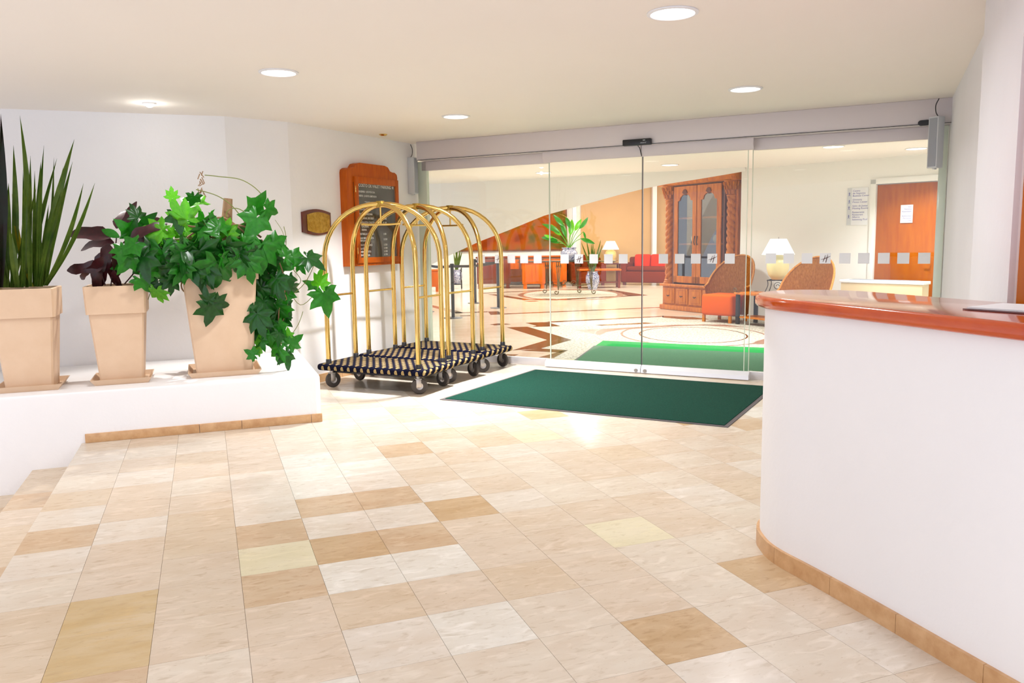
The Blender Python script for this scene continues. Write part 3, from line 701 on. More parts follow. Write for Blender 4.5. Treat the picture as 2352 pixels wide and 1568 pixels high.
# burgundy plant
burg = thing('croton_plant', 'plant with drooping dark burgundy leaves in the middle square pot', 'plant', (C2[0], C2[1], 1.08))
BL = [(268, 525, 60, 25, 0), (255, 545, 90, -75, 0), (262, 558, 86, -82, 1), (300, 545, 70, 60, 1), (250, 560, 60, 195, 0), (262, 570, 74, 170, 0), (245, 575, 80, 200, 0), (240, 610, 80, -95, 1), (225, 610, 60, 190, 0), (255, 600, 60, 175, 0), (262, 620, 50, 180, 1), (235, 590, 60, 215, 1),
      (300, 520, 50, 30, 1), (285, 535, 66, 10, 1), (330, 560, 60, 100, 1), (318, 545, 50, 130, 0), (300, 610, 40, 120, 1), (205, 615, 44, -140, 1), (272, 585, 50, 190, 0), (325, 520, 50, 70, 1)]
for x, y, s, a, v in BL:
    place_leaf('leaf', BURG[v], burg, vpt(x, y, C2, rv.uniform(-.1, .2)), s/PXM*.95, R(a), R(rv.uniform(-35, 20)), R(rv.uniform(-40, 40)))
for x, y, s, a, v in [(300, 560, 50, 20, 1), (315, 520, 46, 60, 1), (290, 615, 34, -80, 0), (310, 540, 40, -20, 1), (330, 600, 40, 180, 0), (275, 545, 40, -60, 0)]:
    place_leaf('leaf', OVG[v], burg, vpt(x, y, C2, .1), s/PXM, R(a), R(rv.uniform(-30, 20)), R(rv.uniform(-30, 30)))
for pts in ([(254, 660), (262, 600), (268, 540)], [(266, 655), (268, 600), (262, 560)], [(242, 655), (232, 630), (222, 620)], [(286, 652), (305, 630), (330, 600)], [(324, 652), (322, 645), (330, 630)], [(268, 570), (300, 545), (320, 540)]):
    MB().tube(smooth_path([vpt(x, y, C2, .04)-Vector((C2[0], C2[1], 1.08)) for x, y in pts]), .005, 6).build('stem', L_burg, burg)
# strap leaves
strap = thing('strap_leaf_plant', 'tall upright plant with long pointed green strap leaves', 'plant', (C1[0], C1[1], 1.08))
def blade(base, tip, wpx, m, bow=0, off=0):
    a = vpt(*base, C1, off)-strap.location; b = vpt(*tip, C1, off+rv.uniform(-.1, .1))-strap.location
    sd = Vector((.917, .40, 0)); rows = []; n = 9
    for k in range(n+1):
        t = k/n; c = a.lerp(b, t)+sd*(bow*math.sin(PI*t*.5)*(1-t)); ww = wpx*.82/PXM/2*(.55+.7*t if t < .45 else .865*(1-((t-.45)/.55)**1.6)+.01)
        rows.append([c-sd*ww+vn*.006, c-vn*.012*(1-t), c+sd*ww+vn*.006])
    MB().grid(rows, .0015).build('leaf', m, strap, 50)
BLD = [((44, 660), (46, 266), 17, 0, .15), ((28, 660), (31, 334), 17, 0, .05), ((62, 660), (70, 358), 12, 0, .02), ((52, 660), (53, 390), 9, 0, .02), ((78, 658), (80, 392), 10, 1, .0), ((82, 658), (94, 372), 20, 0, 0), ((88, 658), (101, 334), 10, 0, -.03),
       ((66, 656), (131, 364), 13, 0, -.05), ((100, 656), (124, 362), 8, 1, .05), ((100, 656), (146, 382), 15, 0, -.02), ((98, 656), (171, 320), 22, 0, -.08), ((104, 656), (167, 371), 14, 0, -.04), ((103, 656), (192, 421), 13, 0, .09), ((106, 656), (218, 420), 13, 0, .10),
       ((8, 660), (-18, 300), 26, 0, 0), ((0, 660), (2, 262), 22, 2, .05), ((14, 660), (20, 420), 20, 0, 0), ((34, 660), (0, 400), 16, 0, 0), ((74, 658), (28, 445), 13, 3, -.06), ((62, 658), (30, 500), 12, 1, 0), ((90, 658), (112, 470), 12, 0, 0), ((54, 658), (60, 430), 17, 0, 0),
       ((20, 660), (-30, 440), 18, 0, 0), ((40, 660), (22, 520), 18, 0, 0), ((70, 658), (66, 480), 14, 0, 0), ((95, 658), (86, 480), 14, 1, 0), ((88, 657), (140, 440), 12, 0, -.03), ((30, 660), (84, 430), 12, 0, 0)]
for b, t, wd, c, bow in BLD: blade(b, t, wd, (L_blade, L_blade, L_bladed, L_yel)[c], bow, rv.uniform(-.12, .12))

# ================================================================ LUGGAGE TROLLEYS
def trolley_parts(root, L=1.06, W=.46):
    hx, hy = L/2, W/2
    mb = MB(); mb.box((-hx-.10, -hy-.075, .178), (hx+.10, hy+.075, .245), .03, seg=3); mb.build('deck', M_carpet, root)
    mb = MB(); mb.box((-hx+.02, -hy+.03, .15), (hx-.02, hy-.03, .178)); mb.build('underframe', M_ironb, root)
    for s in (-1, 1):
        pts = [(-hx, -s*hy, .24)]+[(-hx, -s*hy, z) for z in (.5, .9, 1.22)]
        n = 11
        for k in range(1, 2*n):
            a = PI*k/(2*n); ca, sa = math.cos(a), math.sin(a)
            q = math.copysign(abs(ca)**.92, ca); pts.append((-hx*q, -s*hy*q, 1.24+(.565-.012*(s < 0))*sa**.92))
        pts += [(hx, s*hy, z) for z in (1.22, .9, .5)]+[(hx, s*hy, .24)]
        MB().tube(pts, .0238, 12).build('hoop', M_brass, root, 60)
    for sx in (-1, 1):
        MB().tube([(sx*hx, -hy, .915), (sx*hx, hy, .915)], .011, 10).build('crossbar', M_brass, root, 60)
        for sy in (-1, 1):
            MB().lathe([(.03, .244), (.027, .285), (.0225, .29)], 12, T(sx*hx, sy*hy, 0)).build('post_collar', M_black, root)
            cw = empty('caster', (sx*(hx-.02), sy*(hy-.0), 0)); cw.parent = root; cw.rotation_euler = (0, 0, R(random.choice((20, 60, 75, -10, 40))))
            MB().lathe([(.034, -.020), (.055, -.020), (.07, -.018), (.077, -.010), (.078, 0), (.077, .010), (.07, .018), (.055, .020), (.034, .020)], 24, T(.02, 0, .079) @ RX(PI/2)).build('tyre', M_rubber, cw)
            MB().lathe([(0, -.018), (.014, -.018), (.018, -.010), (.046, -.014), (.055, -.019), (.055, .019), (.046, .014), (.018, .010), (.014, .018), (0, .018)], 20, T(.02, 0, .079) @ RX(PI/2)).build('hub', M_steel, cw)
            mb = MB()
            for q in (-1, 1): mb.box((-.012, q*.027-.003, .07), (.035, q*.027+.003, .15), .002)
            mb.box((-.02, -.03, .145), (.04, .03, .152)); mb.lathe([(.02, .15), (.02, .18)], 12, T(.01, 0, 0)); mb.build('fork', M_steel, cw)
    MB().box((-.034, -.03, 1.772), (.034, .03, 1.832), .006).build('clamp', M_brassd, root)
    mb = MB(); mb.tube([(0, 0, 1.78), (0, 0, 1.615)], .009, 10); mb.tube([(-.195, 0, 1.612), (-.1, 0, 1.606), (.1, 0, 1.606), (.195, 0, 1.612)], .0105, 10)
    mb.build('hanger_bar', M_brass, root, 60)
GT = 'brass luggage trolleys parked against the left wall'
t1 = thing('luggage_trolley', 'brass birdcage luggage trolley nearest the camera, front of the three', 'luggage cart', (-1.261, 7.998, 0), R(-25.2), GT)
trolley_parts(t1, 1.045, .455)
t2 = copy_tree(t1); t2.location = (-.98, 8.62, 0); t2.rotation_euler = (0, 0, R(-30.5)); t2['label'] = 'brass birdcage luggage trolley in the middle of the three'
t3 = copy_tree(t1); t3.location = (-.675, 9.235, 0); t3.rotation_euler = (0, 0, R(-28.6)); t3['label'] = 'brass birdcage luggage trolley rearmost, beside the glass front'
for t, a in ((t1, 20), (t2, 80), (t3, -12)):
    for ch in [x for x in col.objects if x.parent == t and x.name.startswith('hanger')]: ch.rotation_euler = (0, 0, R(a))

# ================================================================ WALL OBJECTS, LEFT WALL (local x along the wall, -y into the room)
def onwall(name, label, cat, s, z, group=None):
    p = W1+wl*s; return thing(name, label, cat, (p.x, p.y, z), WY, group)
bd = onwall('price_board', 'orange wooden wall case with black letter board listing valet parking prices', 'notice board', .765, 1.18)
Wb, Hb = .94, .99
mb = MB()
prof = [(0, 0), (Wb, 0), (Wb, Hb+.0), (Wb-.01, Hb+.03), (Wb-.05, Hb+.05), (Wb-.10, Hb+.05), (Wb-.14, Hb+.06), (Wb-.18, Hb+.10), (Wb-.24, Hb+.115), (.24, Hb+.115), (.18, Hb+.10), (.14, Hb+.06), (.10, Hb+.05), (.05, Hb+.05), (.01, Hb+.03), (0, Hb)]
mb.prism(prof, .0, .09, M=RX(PI/2)); mb.build('case', M_wood, bd, 20)
mb = MB(); x0, x1, z0, z1 = .115, Wb-.012, .03, Hb-.035; wi = .06
for a, b in (((x0, -.112, z0), (x0+wi, -.09, z1)), ((x1-wi, -.112, z0), (x1, -.09, z1)), ((x0+wi, -.112, z0), (x1-wi, -.09, z0+wi)), ((x0+wi, -.112, z1-wi*1.2), (x1-wi, -.09, z1))): mb.box(a, b, .003)
dr = mb.build('case_door', M_wood, bd)
MB().box((x1-.035, -.114, .48), (x1-.02, -.111, .50)).build('keyhole', M_dk, dr)
MB().box((x0-.004, -.116, z1-.17), (x0+.010, -.111, z1-.10), .002).build('hinge', M_brass, dr)
MB().box((x0-.004, -.116, z0+.1), (x0+.010, -.111, z0+.17), .002).build('hinge', M_brass, dr)
MB().box((x0-.004, -.0935, z0+wi), (x1-wi+.004, -.0905, z1-wi)).build('letter_board', M_felt, bd)
MB().box((x0+wi, -.108, z0+wi), (x1-wi, -.106, z1-wi)).build('glass', M_gcab if False else glass_mat('board_glass', (.95, .95, .95, 1), .06), bd, 0)
mb = MB(); xl = x0+wi+.02
rowsT = [('COSTO DE VALET PARKING \u2605', .85, .056, 0), ('HUESPED  $ 35 POR DIA', .79, .032, 0), ('VISITA  $ 40 PO LIMITADO', .745, .032, 0), ('\u201cTARIFA D\u2019TAXIS\u201d', .675, .036, .10),
         ('CENTRO', .60, .034, 0), ('PUERTA ORIZABA', .55, .034, 0), ('TERMINAL DE LUJO', .505, .034, 0), ('LA PLAYITA CALETA', .46, .034, 0), ('GALERIAS', .415, .034, .03), ('DIANA', .38, .034, .03),
         ('ESTRELLA DE ORO', .335, .034, 0), ('LAS BRISAS COSTA', .29, .034, 0), ('REALMENTE', .262, .034, 0), ('MAYAN PALACE', .215, .034, 0), ('LA ISLA', .178, .034, 0), ('AEROPUERTO', .142, .034, 0), ('BARRA VIEJA', .106, .034, 0), ('CASA LUZ DORADA', .07, .034, 0)]
for s, z, sz, dx in rowsT: text_mb(mb, s, sz*.86, T(xl+dx, -.0942, z), bold=.0008)
for s, z in (('$ 80', .55), ('$ 100', .505), ('$ 100', .46), ('$ 80', .335), ('$ 250', .276), ('$ 250', .215), ('$ 200', .178), ('$ 350', .142), ('$ 350', .106), ('$ 400', .07)): text_mb(mb, s, .03, T(xl+.43, -.0942, z), bold=.0008)
mb.build('lettering', M_ink, bd, 0)
pq = onwall('wall_plaque', 'reddish wood plaque with engraved brass plate beside the price board', 'plaque', .13, 1.545)
def bulge(x0, x1, z0, z1, b, n=10):
    return [(x0+(x1-x0)*k/n, z0-b*math.sin(PI*k/n)) for k in range(n+1)]+[(x1-(x1-x0)*k/n, z1+b*math.sin(PI*k/n)) for k in range(n+1)]
MB().prism(bulge(0, .44, 0, .20, .032), 0, .02, .003, M=RX(PI/2)).build('backing', M_red, pq)
pp = MB().prism(bulge(.065, .415, .018, .175, .028), .0202, .027, .002, M=RX(PI/2)).build('brass_plate', M_brassd, pq)
mb = MB()
for k in range(9): mb.box((.17+.01*(k % 3), -.0285, .155-k*.014), (.31-.012*(k % 2), -.027, .158-k*.014))
for k in range(26): x, z = .08+rv.random()*.09, .03+rv.random()*.11; mb.box((x, -.030, z), (x+.004+.02*rv.random(), -.027, z+.004+rv.random()*.01))
mb.lathe([(0, .008), (.012, .004), (.014, 0)], 10, T(.365, -.027, .135) @ RX(PI/2)); mb.box((.357, -.030, .06), (.373, -.027, .12))
mb.build('relief', M_brassd, pp)
# wall units beside the glass front
def unit(label, M, loc, rz, flip):
    u = thing('wall_speaker', label, 'speaker', loc, rz, 'slim wall speakers at the ends of the door header')
    MB().box((-.045, -.09, 0), (.045, 0, .43), .004).build('housing', M_greyp, u)
    MB().box((-.035, -.094, .012), (.035, -.089, .418), .002).build('grille', M_grey2, u)
    MB().box((-.01, -.06, -.012), (.01, -.03, 0)).build('bracket', M_greyp, u)
    MB().tube(smooth_path([Vector((0, -.02, .43)), Vector((.02*flip, -.03, .47)), Vector((.025*flip, -.03, .53)), Vector((.005*flip, -.02, .585))]), .004, 6).build('cable', M_black, u)
    return u
ul = W1+wl*2.10+Vector((wl.y, -wl.x, 0))*.002
unit('slim grey wall speaker at the left end of the glass front', None, (ul.x, ul.y, 2.0), WY, 1)
ur = dl(2.735, -.14)
unit('slim grey wall speaker at the right end of the glass front', None, (ur.x-.03, ur.y-.05, 2.0), R(-60), -1)

# ================================================================ CEILING LAMPS
def downlight(x, y, label, r=.115, m=None):
    t = thing('ceiling_light', label, 'ceiling light', (x, y, CEIL), 0, 'round recessed ceiling lights')
    MB().lathe([(r, -.001), (r+.018, -.001), (r+.018, -.006), (r, -.010), (r-.004, -.004)], 36).build('rim', M_white, t)
    MB().lathe([(0, -.0035), (r, -.0035), (r, -.0055), (0, -.0055)], 36).build('diffuser', m or M_lampon, t)
for (x, y), lb in zip(HALL[:4], ('round recessed ceiling light above the luggage trolleys, left', 'round recessed ceiling light at the top of the picture, the largest', 'round recessed ceiling light above the counter, right', 'round recessed ceiling light nearest the left end of the glass front')):
    downlight(x, y, lb)
for (x, y), lb in zip(HALL[4:], ('left of the camera', 'right behind the counter', 'far left above the steps', 'at the left above the steps')): downlight(x, y, 'unseen added ceiling light, '+lb)
for (x, y), lb in zip(LOBBY, ('just inside the glass, left', 'just inside the glass, middle', 'deeper in, left', 'just inside the glass, right', 'deeper in, middle', 'before the orange door')): downlight(x, y, 'added round lobby ceiling light '+lb, .13)
sp = thing('spotlight', 'small bright spotlight in the ceiling above the planters', 'spotlight', (-2.956, 6.882, CEIL))
MB().lathe([(.055, 0), (.055, -.012), (.04, -.02), (.034, -.012)], 24).build('rim', M_white, sp); MB().lathe([(0, -.012), (.034, -.010), (.02, -.03), (0, -.036)], 20).build('bulb', M_spoton, sp)
MB().lathe([(0, -.02), (.03, -.018), (.045, -.006), (.045, 0), (0, 0)], 20, T(-1.371, 9.067, CEIL)).build('sprinkler', M_brass, label='small brass sprinkler rose in the ceiling above the left wall', category='sprinkler')

# ================================================================ MATS
def floor_mat(label, pts, m, edge, brd=.05, z=0):
    t = thing('door_mat', label, 'mat', (pts[0].x, pts[0].y, z))
    c = sum(pts, Vector())/len(pts); o = pts[0]
    ins = []
    n = len(pts)
    for k in range(n):
        a, b, d = pts[k-1], pts[k], pts[(k+1) % n]
        e1, e2 = (b-a).normalized(), (d-b).normalized(); n1, n2 = Vector((-e1.y, e1.x, 0)), Vector((-e2.y, e2.x, 0))
        if (c-b).dot(n1) < 0: n1 = -n1
        if (c-b).dot(n2) < 0: n2 = -n2
        bi = (n1+n2); ins.append(b+bi*(brd/(1+n1.dot(n2))))
    MB().prism([p-o for p in pts], .0005, .006, .001, seg=1).build('rubber_border', edge, t)
    MB().prism([p-o for p in ins], .006, .011, .002, seg=1).build('carpet', m, t)
    return t
floor_mat('dark green door mat with black border in front of the glass doors', [gp(1010, 918), gp(1672, 982), gp(1783, 889), gp(1228, 849)], M_mat, M_edge, .035)
ma = gp(1385, 783); mr_ = gp(1790, 801); nr = dl(1.63, .12); nl = dl(-.93, .12)
nl = ma+(ma-mr_).cross(Vector((0, 0, 1))).normalized()*0+(dl(-.95, .14)-ma)
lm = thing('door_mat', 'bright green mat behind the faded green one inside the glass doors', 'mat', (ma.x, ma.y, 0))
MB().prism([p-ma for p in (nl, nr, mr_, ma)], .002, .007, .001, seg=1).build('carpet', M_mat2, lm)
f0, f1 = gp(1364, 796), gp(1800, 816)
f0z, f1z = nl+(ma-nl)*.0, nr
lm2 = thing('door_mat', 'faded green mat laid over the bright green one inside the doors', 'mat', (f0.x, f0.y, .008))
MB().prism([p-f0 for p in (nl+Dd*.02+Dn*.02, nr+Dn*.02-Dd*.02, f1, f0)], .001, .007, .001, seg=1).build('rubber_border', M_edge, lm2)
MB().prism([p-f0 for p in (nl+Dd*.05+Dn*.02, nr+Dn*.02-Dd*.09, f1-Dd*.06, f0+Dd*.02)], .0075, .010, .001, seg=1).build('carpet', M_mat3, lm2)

# ================================================================ COUNTER
front = [(1.14, 3.62), (1.142, 3.52), (1.168, 3.41), (1.232, 3.245), (1.342, 2.935), (1.452, 2.60), (1.575, 2.22), (1.69, 1.85), (1.82, 1.4)]
backp = [(2.55, 1.4), (2.3, 1.9), (2.06, 2.4), (1.90, 2.95), (1.82, 3.2), (1.74, 3.45), (1.66, 3.72), (1.59, 3.86), (1.49, 3.94), (1.38, 3.96), (1.27, 3.91), (1.19, 3.81), (1.15, 3.71)]
def dens(pts, closed=True, n=5):
    P = [Vector((x, y, 0)) for x, y in pts]; o = []; N = len(P)
    for i in range(N):
        a, b, c, d = P[i-1], P[i], P[(i+1) % N], P[(i+2) % N]
        if (c-b).length > .9: o.append(b); continue
        for k in range(n):
            t = k/n; o.append(.5*((2*b)+(c-a)*t+(2*a-5*b+4*c-d)*t*t+(3*b-a-3*c+d)*t**3))
    return o
def offset(P, d):
    o = []; N = len(P)
    for i in range(N):
        t = (P[(i+1) % N]-P[i-1]).normalized(); n = Vector((t.y, -t.x, 0)); o.append(P[i]+n*d)
    return o
OUT = dens(front+backp)
area = sum(OUT[i-1].x*OUT[i].y-OUT[i].x*OUT[i-1].y for i in range(len(OUT)))
sg = 1 if area > 0 else -1
ct = thing('reception_counter', 'curved white plaster counter with glossy red-brown wooden top', 'counter', (1.5, 2.8, 0))
sh = [p-Vector((1.5, 2.8, 0)) for p in OUT]
MB().prism(offset(sh, -.012*sg), 0, 1.128).build('body', M_wall, ct, 30)
MB().prism(offset(sh, .032*sg), 1.128, 1.182, .018, seg=4).build('countertop', M_top, ct, 40)
NF = 8*5
ring_o = offset(sh, .003*sg); ring_i = offset(sh, -.014*sg)
seq = list(range(-30, NF)); jo = [0]
cuts = [-30, -22, -14, -6, 8, 17, 22, 27, 32, 39]
for a, b in zip(cuts, cuts[1:]):
    idx = list(range(a, b+1)); n = len(sh)
    po = [ring_o[i % n] for i in idx]; pi_ = [ring_i[i % n] for i in idx]
    e = (po[-1]-po[-2]).normalized()*.002
    po[-1] = po[-1]-e; pi_[-1] = pi_[-1]-e
    MB().prism(po+pi_[::-1], 0, .074).build('skirting_tile', M_skirt, ct, 30)
pa = thing('paper_pad', 'white papers on a dark red folder at the right edge of the countertop', 'papers', (gp(2330, 712, 1.184).x, gp(2330, 712, 1.184).y, 1.183), R(30))
MB().box((-.10, -.15, 0), (.16, .12, .004)).build('folder', M_red, pa); MB().box((-.085, -.14, .0045), (.16, .115, .010), 0, RZ(.06)).build('paper', M_white, pa)
fr_ = gp(2347, 700, 1.18)
struct(MB().box((-.03, -.05, 0), (.03, .05, 2.2), .004, M=T(RC.x+.02, RC.y-.05, 0) @ RZ(R(-40))).build('trim_7', M_door))

# ================================================================ LOBBY: door, sign, unit (local x along wall, -y into the room)
d2 = empty('door_2', LW+LD*2.12, LY); struct(d2)
MB().box((0, .02, 0), (.89, .06, 2.19), .003).build('door_leaf', M_door, d2)
mb = MB(); mb.box((-.09, -.03, 0), (0, .1, 2.28), .006); mb.box((.90, -.03, 0), (.99, .1, 2.28), .006); mb.box((-.09, -.03, 2.20), (.99, .1, 2.29), .006); mb.build('door_frame', M_lobw, d2)
ds = MB().box((.37, .004, 1.60), (.55, .018, 1.87), .003).build('door_sign', M_white, d2)
mb = MB()
for k, s in enumerate(('S\u00f3lo', 'Personal', 'Autorizado', '', 'Authorized', 'Personnel', 'Only')): text_mb(mb, s, .032, T(.535, .003, 1.83-k*.034), 'RIGHT', shear=.1)
mb.build('lettering', M_inkb, ds, 0)
MB().tube([(.84, -.02, 1.02), (.84, -.05, 1.02), (.76, -.05, 1.02)], .01, 8).build('handle', M_steel, d2)
sg_ = thing('directory_sign', 'white directory sign with blue lettering on the lobby wall beside the door', 'sign', LW+LD*1.66+Vector((0, 0, 1.585)), LY)
MB().box((0, -.012, 0), (.33, -.001, .58), .003).build('panel', M_white, sg_); MB().box((0, -.014, 0), (.07, -.012, .58)).build('icon_strip', M_greyp, sg_)
mb = MB()
y_ = .53
for blk in (('Centro', 'de Negocios', 'Business Center'), ('Gimnasio', 'Fitness Center'), ('Sal\u00f3n de Juntas', 'Meeting Rooms'), ('Restaurante', 'Restaurant', 'Alberca', 'Swimming Pool')):
    yt = y_
    for s in blk: text_mb(mb, s, .040, T(.085, -.0128, y_-.01), shear=.15); y_ -= .038
    yc = (yt+y_)/2+.02
    mb.tube([(.02, -.0145, yc), (.05, -.0145, yc)], .004, 4); mb.tube([(.035, -.0145, yc-.02), (.035, -.0145, yc+.02)], .005, 4); mb.tube([(.022, -.0145, yc-.035), (.035, -.0145, yc-.02), (.05, -.0145, yc-.035)], .004, 4)
    y_ -= .022
mb.build('lettering', M_inkb, sg_, 0)
fcu = thing('fan_coil_unit', 'low beige heater unit with grey top grille under the directory sign', 'heater', LW+LD*1.95-LN*.36, LY)
MB().box((-.12, -.12, 0), (1.10, .12, .70), .01).build('casing', mat('unit_beige', rgb(206, 186, 150), .5), fcu)
MB().box((-.14, -.13, .70), (1.12, .13, .745), .008).build('top', M_white, fcu)
mb = MB()
for k in range(9): mb.box((.0, -.09+k*.02, .745), (.98, -.08+k*.02, .752))
mb.build('grille', M_grey2, fcu)

# ---- wicker chairs
def chair(label, cpos, ry):
    t = thing('wicker_armchair', label, 'armchair', (cpos[0], cpos[1], 0), ry, 'high-backed wicker armchairs with orange seats')
    # local: front is -y
    MB().box((-.29, -.33, .12), (.29, .22, .47), .045, seg=3).build('seat', M_fabric, t)
    rows = []; n = 26
    for k in range(n+1):
        a = -PI*.62+PI*1.24*k/n; ca = math.cos(a); x, y = .355*math.sin(a), .04+.31*max(ca, -.6)
        hh = .61+.50*max(0, (ca-.05)/.95)**.8 if ca > .05 else .61-.05*(.05-ca)
        lean = .10*max(0, ca)
        rows.append([(x*(1+.16*(z/hh)**2), y+lean*1.5*(z/hh)**2+(.0), z) for z in [.13+(hh-.13)*q/7 for q in range(8)]])
    MB().grid(rows, .02).build('wicker_shell', M_wick, t, 60)
    MB().tube([r[-1] for r in rows], .017, 8).build('rim', M_wick, t, 60)
    for sx in (-.25, .25):
        for sy in (-.29, .2): MB().prism([(sx-.022, sy-.022), (sx+.022, sy-.022), (sx+.022, sy+.022), (sx-.022, sy+.022)], 0, .125).build('leg', M_woodc, t)
    return t
chair('wicker armchair with orange seat beside the glass-door cabinet', (3.66, 13.80), R(-46))
chair('wicker armchair with orange seat, partly hidden behind the counter', (4.30, 12.02), R(-50))
# ---- side table, stand and lamp
st = thing('side_table', 'wooden side table with black strap legs between the wicker armchairs', 'table', (4.10, 13.0, 0), R(-62))
MB().box((-.50, -.24, .49), (.50, .24, .525), .006).build('table_top', M_woodc, st)
for sx in (-.44, .40):
    for sy in (-.2, .2): MB().box((sx-.035, sy-.02, 0), (sx+.035, sy+.02, .53), .005).build('leg', M_ironb, st)
MB().box((-.44, -.2, .11), (.42, .2, .13)).build('shelf', M_woodc, st)
MB().tube(scroll(-.52, .56, .05, -90, 1.1, -.2), .006, 6).build('scroll', M_iron, st)
ps = thing('lamp_stand', 'small black wrought-iron stand on the side table, carrying the cream lamp', 'stand', (4.30, 13.12, .526), R(-30))
mb = MB()
for sx, sy in ((-.13, -.13), (.13, -.13), (.13, .13), (-.13, .13)):
    mb.tube(smooth_path([Vector((sx, sy, .2)), Vector((sx*.95, sy*.95, .12)), Vector((sx*1.25, sy*1.25, .0+.006))]), .007, 6)
mb.build('legs', M_ironb, ps)
MB().tube([(.135, -.135, .2), (.135, .135, .2), (-.135, .135, .2), (-.135, -.135, .2)], .008, 6, closed=True).build('top_frame', M_ironb, ps)
MB().tube(scroll(0, .1, .07, 0, 1.5), .005, 6).build('scroll', M_ironb, ps)
def table_lamp(label, loc, s, mshade, mbody, group=None):
    l = thing('table_lamp', label, 'lamp', loc, 0, group)
    MB().lathe([(0, 0), (.09*s, 0), (.15*s, .08*s), (.175*s, .18*s), (.175*s, .26*s), (.15*s, .34*s), (.08*s, .38*s), (.06*s, .40*s), (.075*s, .42*s), (0, .42*s)], 28).build('base', mbody, l, 60)
    MB().lathe([(.255*s, .40*s), (.25*s, .41*s), (.13*s, .645*s), (.125*s, .65*s)], 32).build('shade', mshade, l, 60)
    MB().tube([(0, 0, .42*s), (0, 0, .68*s)], .006*s, 6).build('finial', M_steel, l)
    return l
table_lamp('cream jar table lamp with white shade between the wicker armchairs', (4.30, 13.12, .735), 1.0, M_shade, M_cer)

# ---- glass-door cabinet
cb = thing('display_cabinet', 'carved honey-wood display cabinet with twisted columns and glass doors', 'cabinet', (3.013, 16.375, 0), R(-61))
CW, CD = 2.02, .55
MB().box((.03, .03, .10), (CW-.03, CD, .47), .004).build('base', M_woodc, cb)
MB().box((-.01, -.03, .47), (CW+.01, CD, .52), .014, seg=3).build('base_top', M_woodc, cb)
mb = MB(); mb.prism([(0, 0), (-.0, .0), (.03, .12), (CD, .12), (CD, 0)], 0, CW, M=Matrix(((0, 0, 1, 0), (1, 0, 0, 0), (0, 1, 0, 0), (0, 0, 0, 1)))) if False else mb.box((-.02, -.02, .0), (CW+.02, CD, .10), .02); mb.build('plinth', M_woodc, cb)
for k in range(5):
    x = .06+k*.385; dw_ = MB().box((x, .008, .13), (x+.35, .03, .44), .008).build('drawer', M_woodc, cb)
    MB().box((x+.04, .002, .17), (x+.31, .009, .40), .006).build('drawer_panel', M_woodd if False else M_woodc, dw_)
    MB().tube([(x+.14, -.006, .29), (x+.175, -.018, .275), (x+.21, -.006, .29)], .008, 6).build('handle', M_ironb, dw_)
mb = MB(); mb.box((.30, .05, .52), (.34, CD, 2.44)); mb.box((CW-.34, .05, .52), (CW-.30, CD, 2.44)); mb.box((.30, CD-.02, .52), (CW-.30, CD, 2.44)); mb.box((.30, .05, 2.41), (CW-.30, CD, 2.44)); mb.build('carcass', M_woodd, cb)
mb = MB(); mb.box((CW-.08, .1, .52), (CW-.02, CD, 2.44)); mb.build('side_panel', M_woodc, cb)
for z in (1.28, 1.78): MB().box((.34, .08, z), (CW-.34, CD-.02, z+.03)).build('shelf', M_woodc, cb)
for k in range(2):
    x0 = .36+k*.655; x1 = x0+.64
    mb = MB(); zb, zt = .55, 2.40
    mb.box((x0, .02, zb), (x0+.11, .05, zt), .005); mb.box((x1-.11, .02, zb), (x1, .05, zt), .005); mb.box((x0, .02, zb), (x1, .05, zb+.13), .005)
    pr = [(x0+.1, zt), (x0+.1, zt-.28), (x0+.16, zt-.27), (x0+.19, zt-.20), (x0+.25, zt-.16), (x0+.39, zt-.16), (x0+.45, zt-.20), (x0+.48, zt-.27), (x1-.1, zt-.28), (x1-.1, zt)]
    mb.prism(pr, -.05, -.02, M=RX(PI/2)); dd = mb.build('cabinet_door', M_woodc, cb, 20)
    MB().box((x0+.1, .034, zb+.12), (x1-.1, .038, zt-.15)).build('glass', M_gcab, dd, 0)
    mb = MB()
    for q in range(7): a = R(-60+20*q); mb.tube([(x0+.32, .016, zt-.17), (x0+.32+.075*math.sin(a), .012, zt-.17+.11*math.cos(a))], [.008, .014], 6)
    mb.build('shell_carving', M_woodd, dd)
    hx_ = x1-.03 if k == 0 else x0+.03
    MB().tube([(hx_, .01, 1.28), (hx_, -.01, 1.33), (hx_, .0, 1.40), (hx_, .012, 1.45)], .008, 6).build('handle', M_ironb, dd)
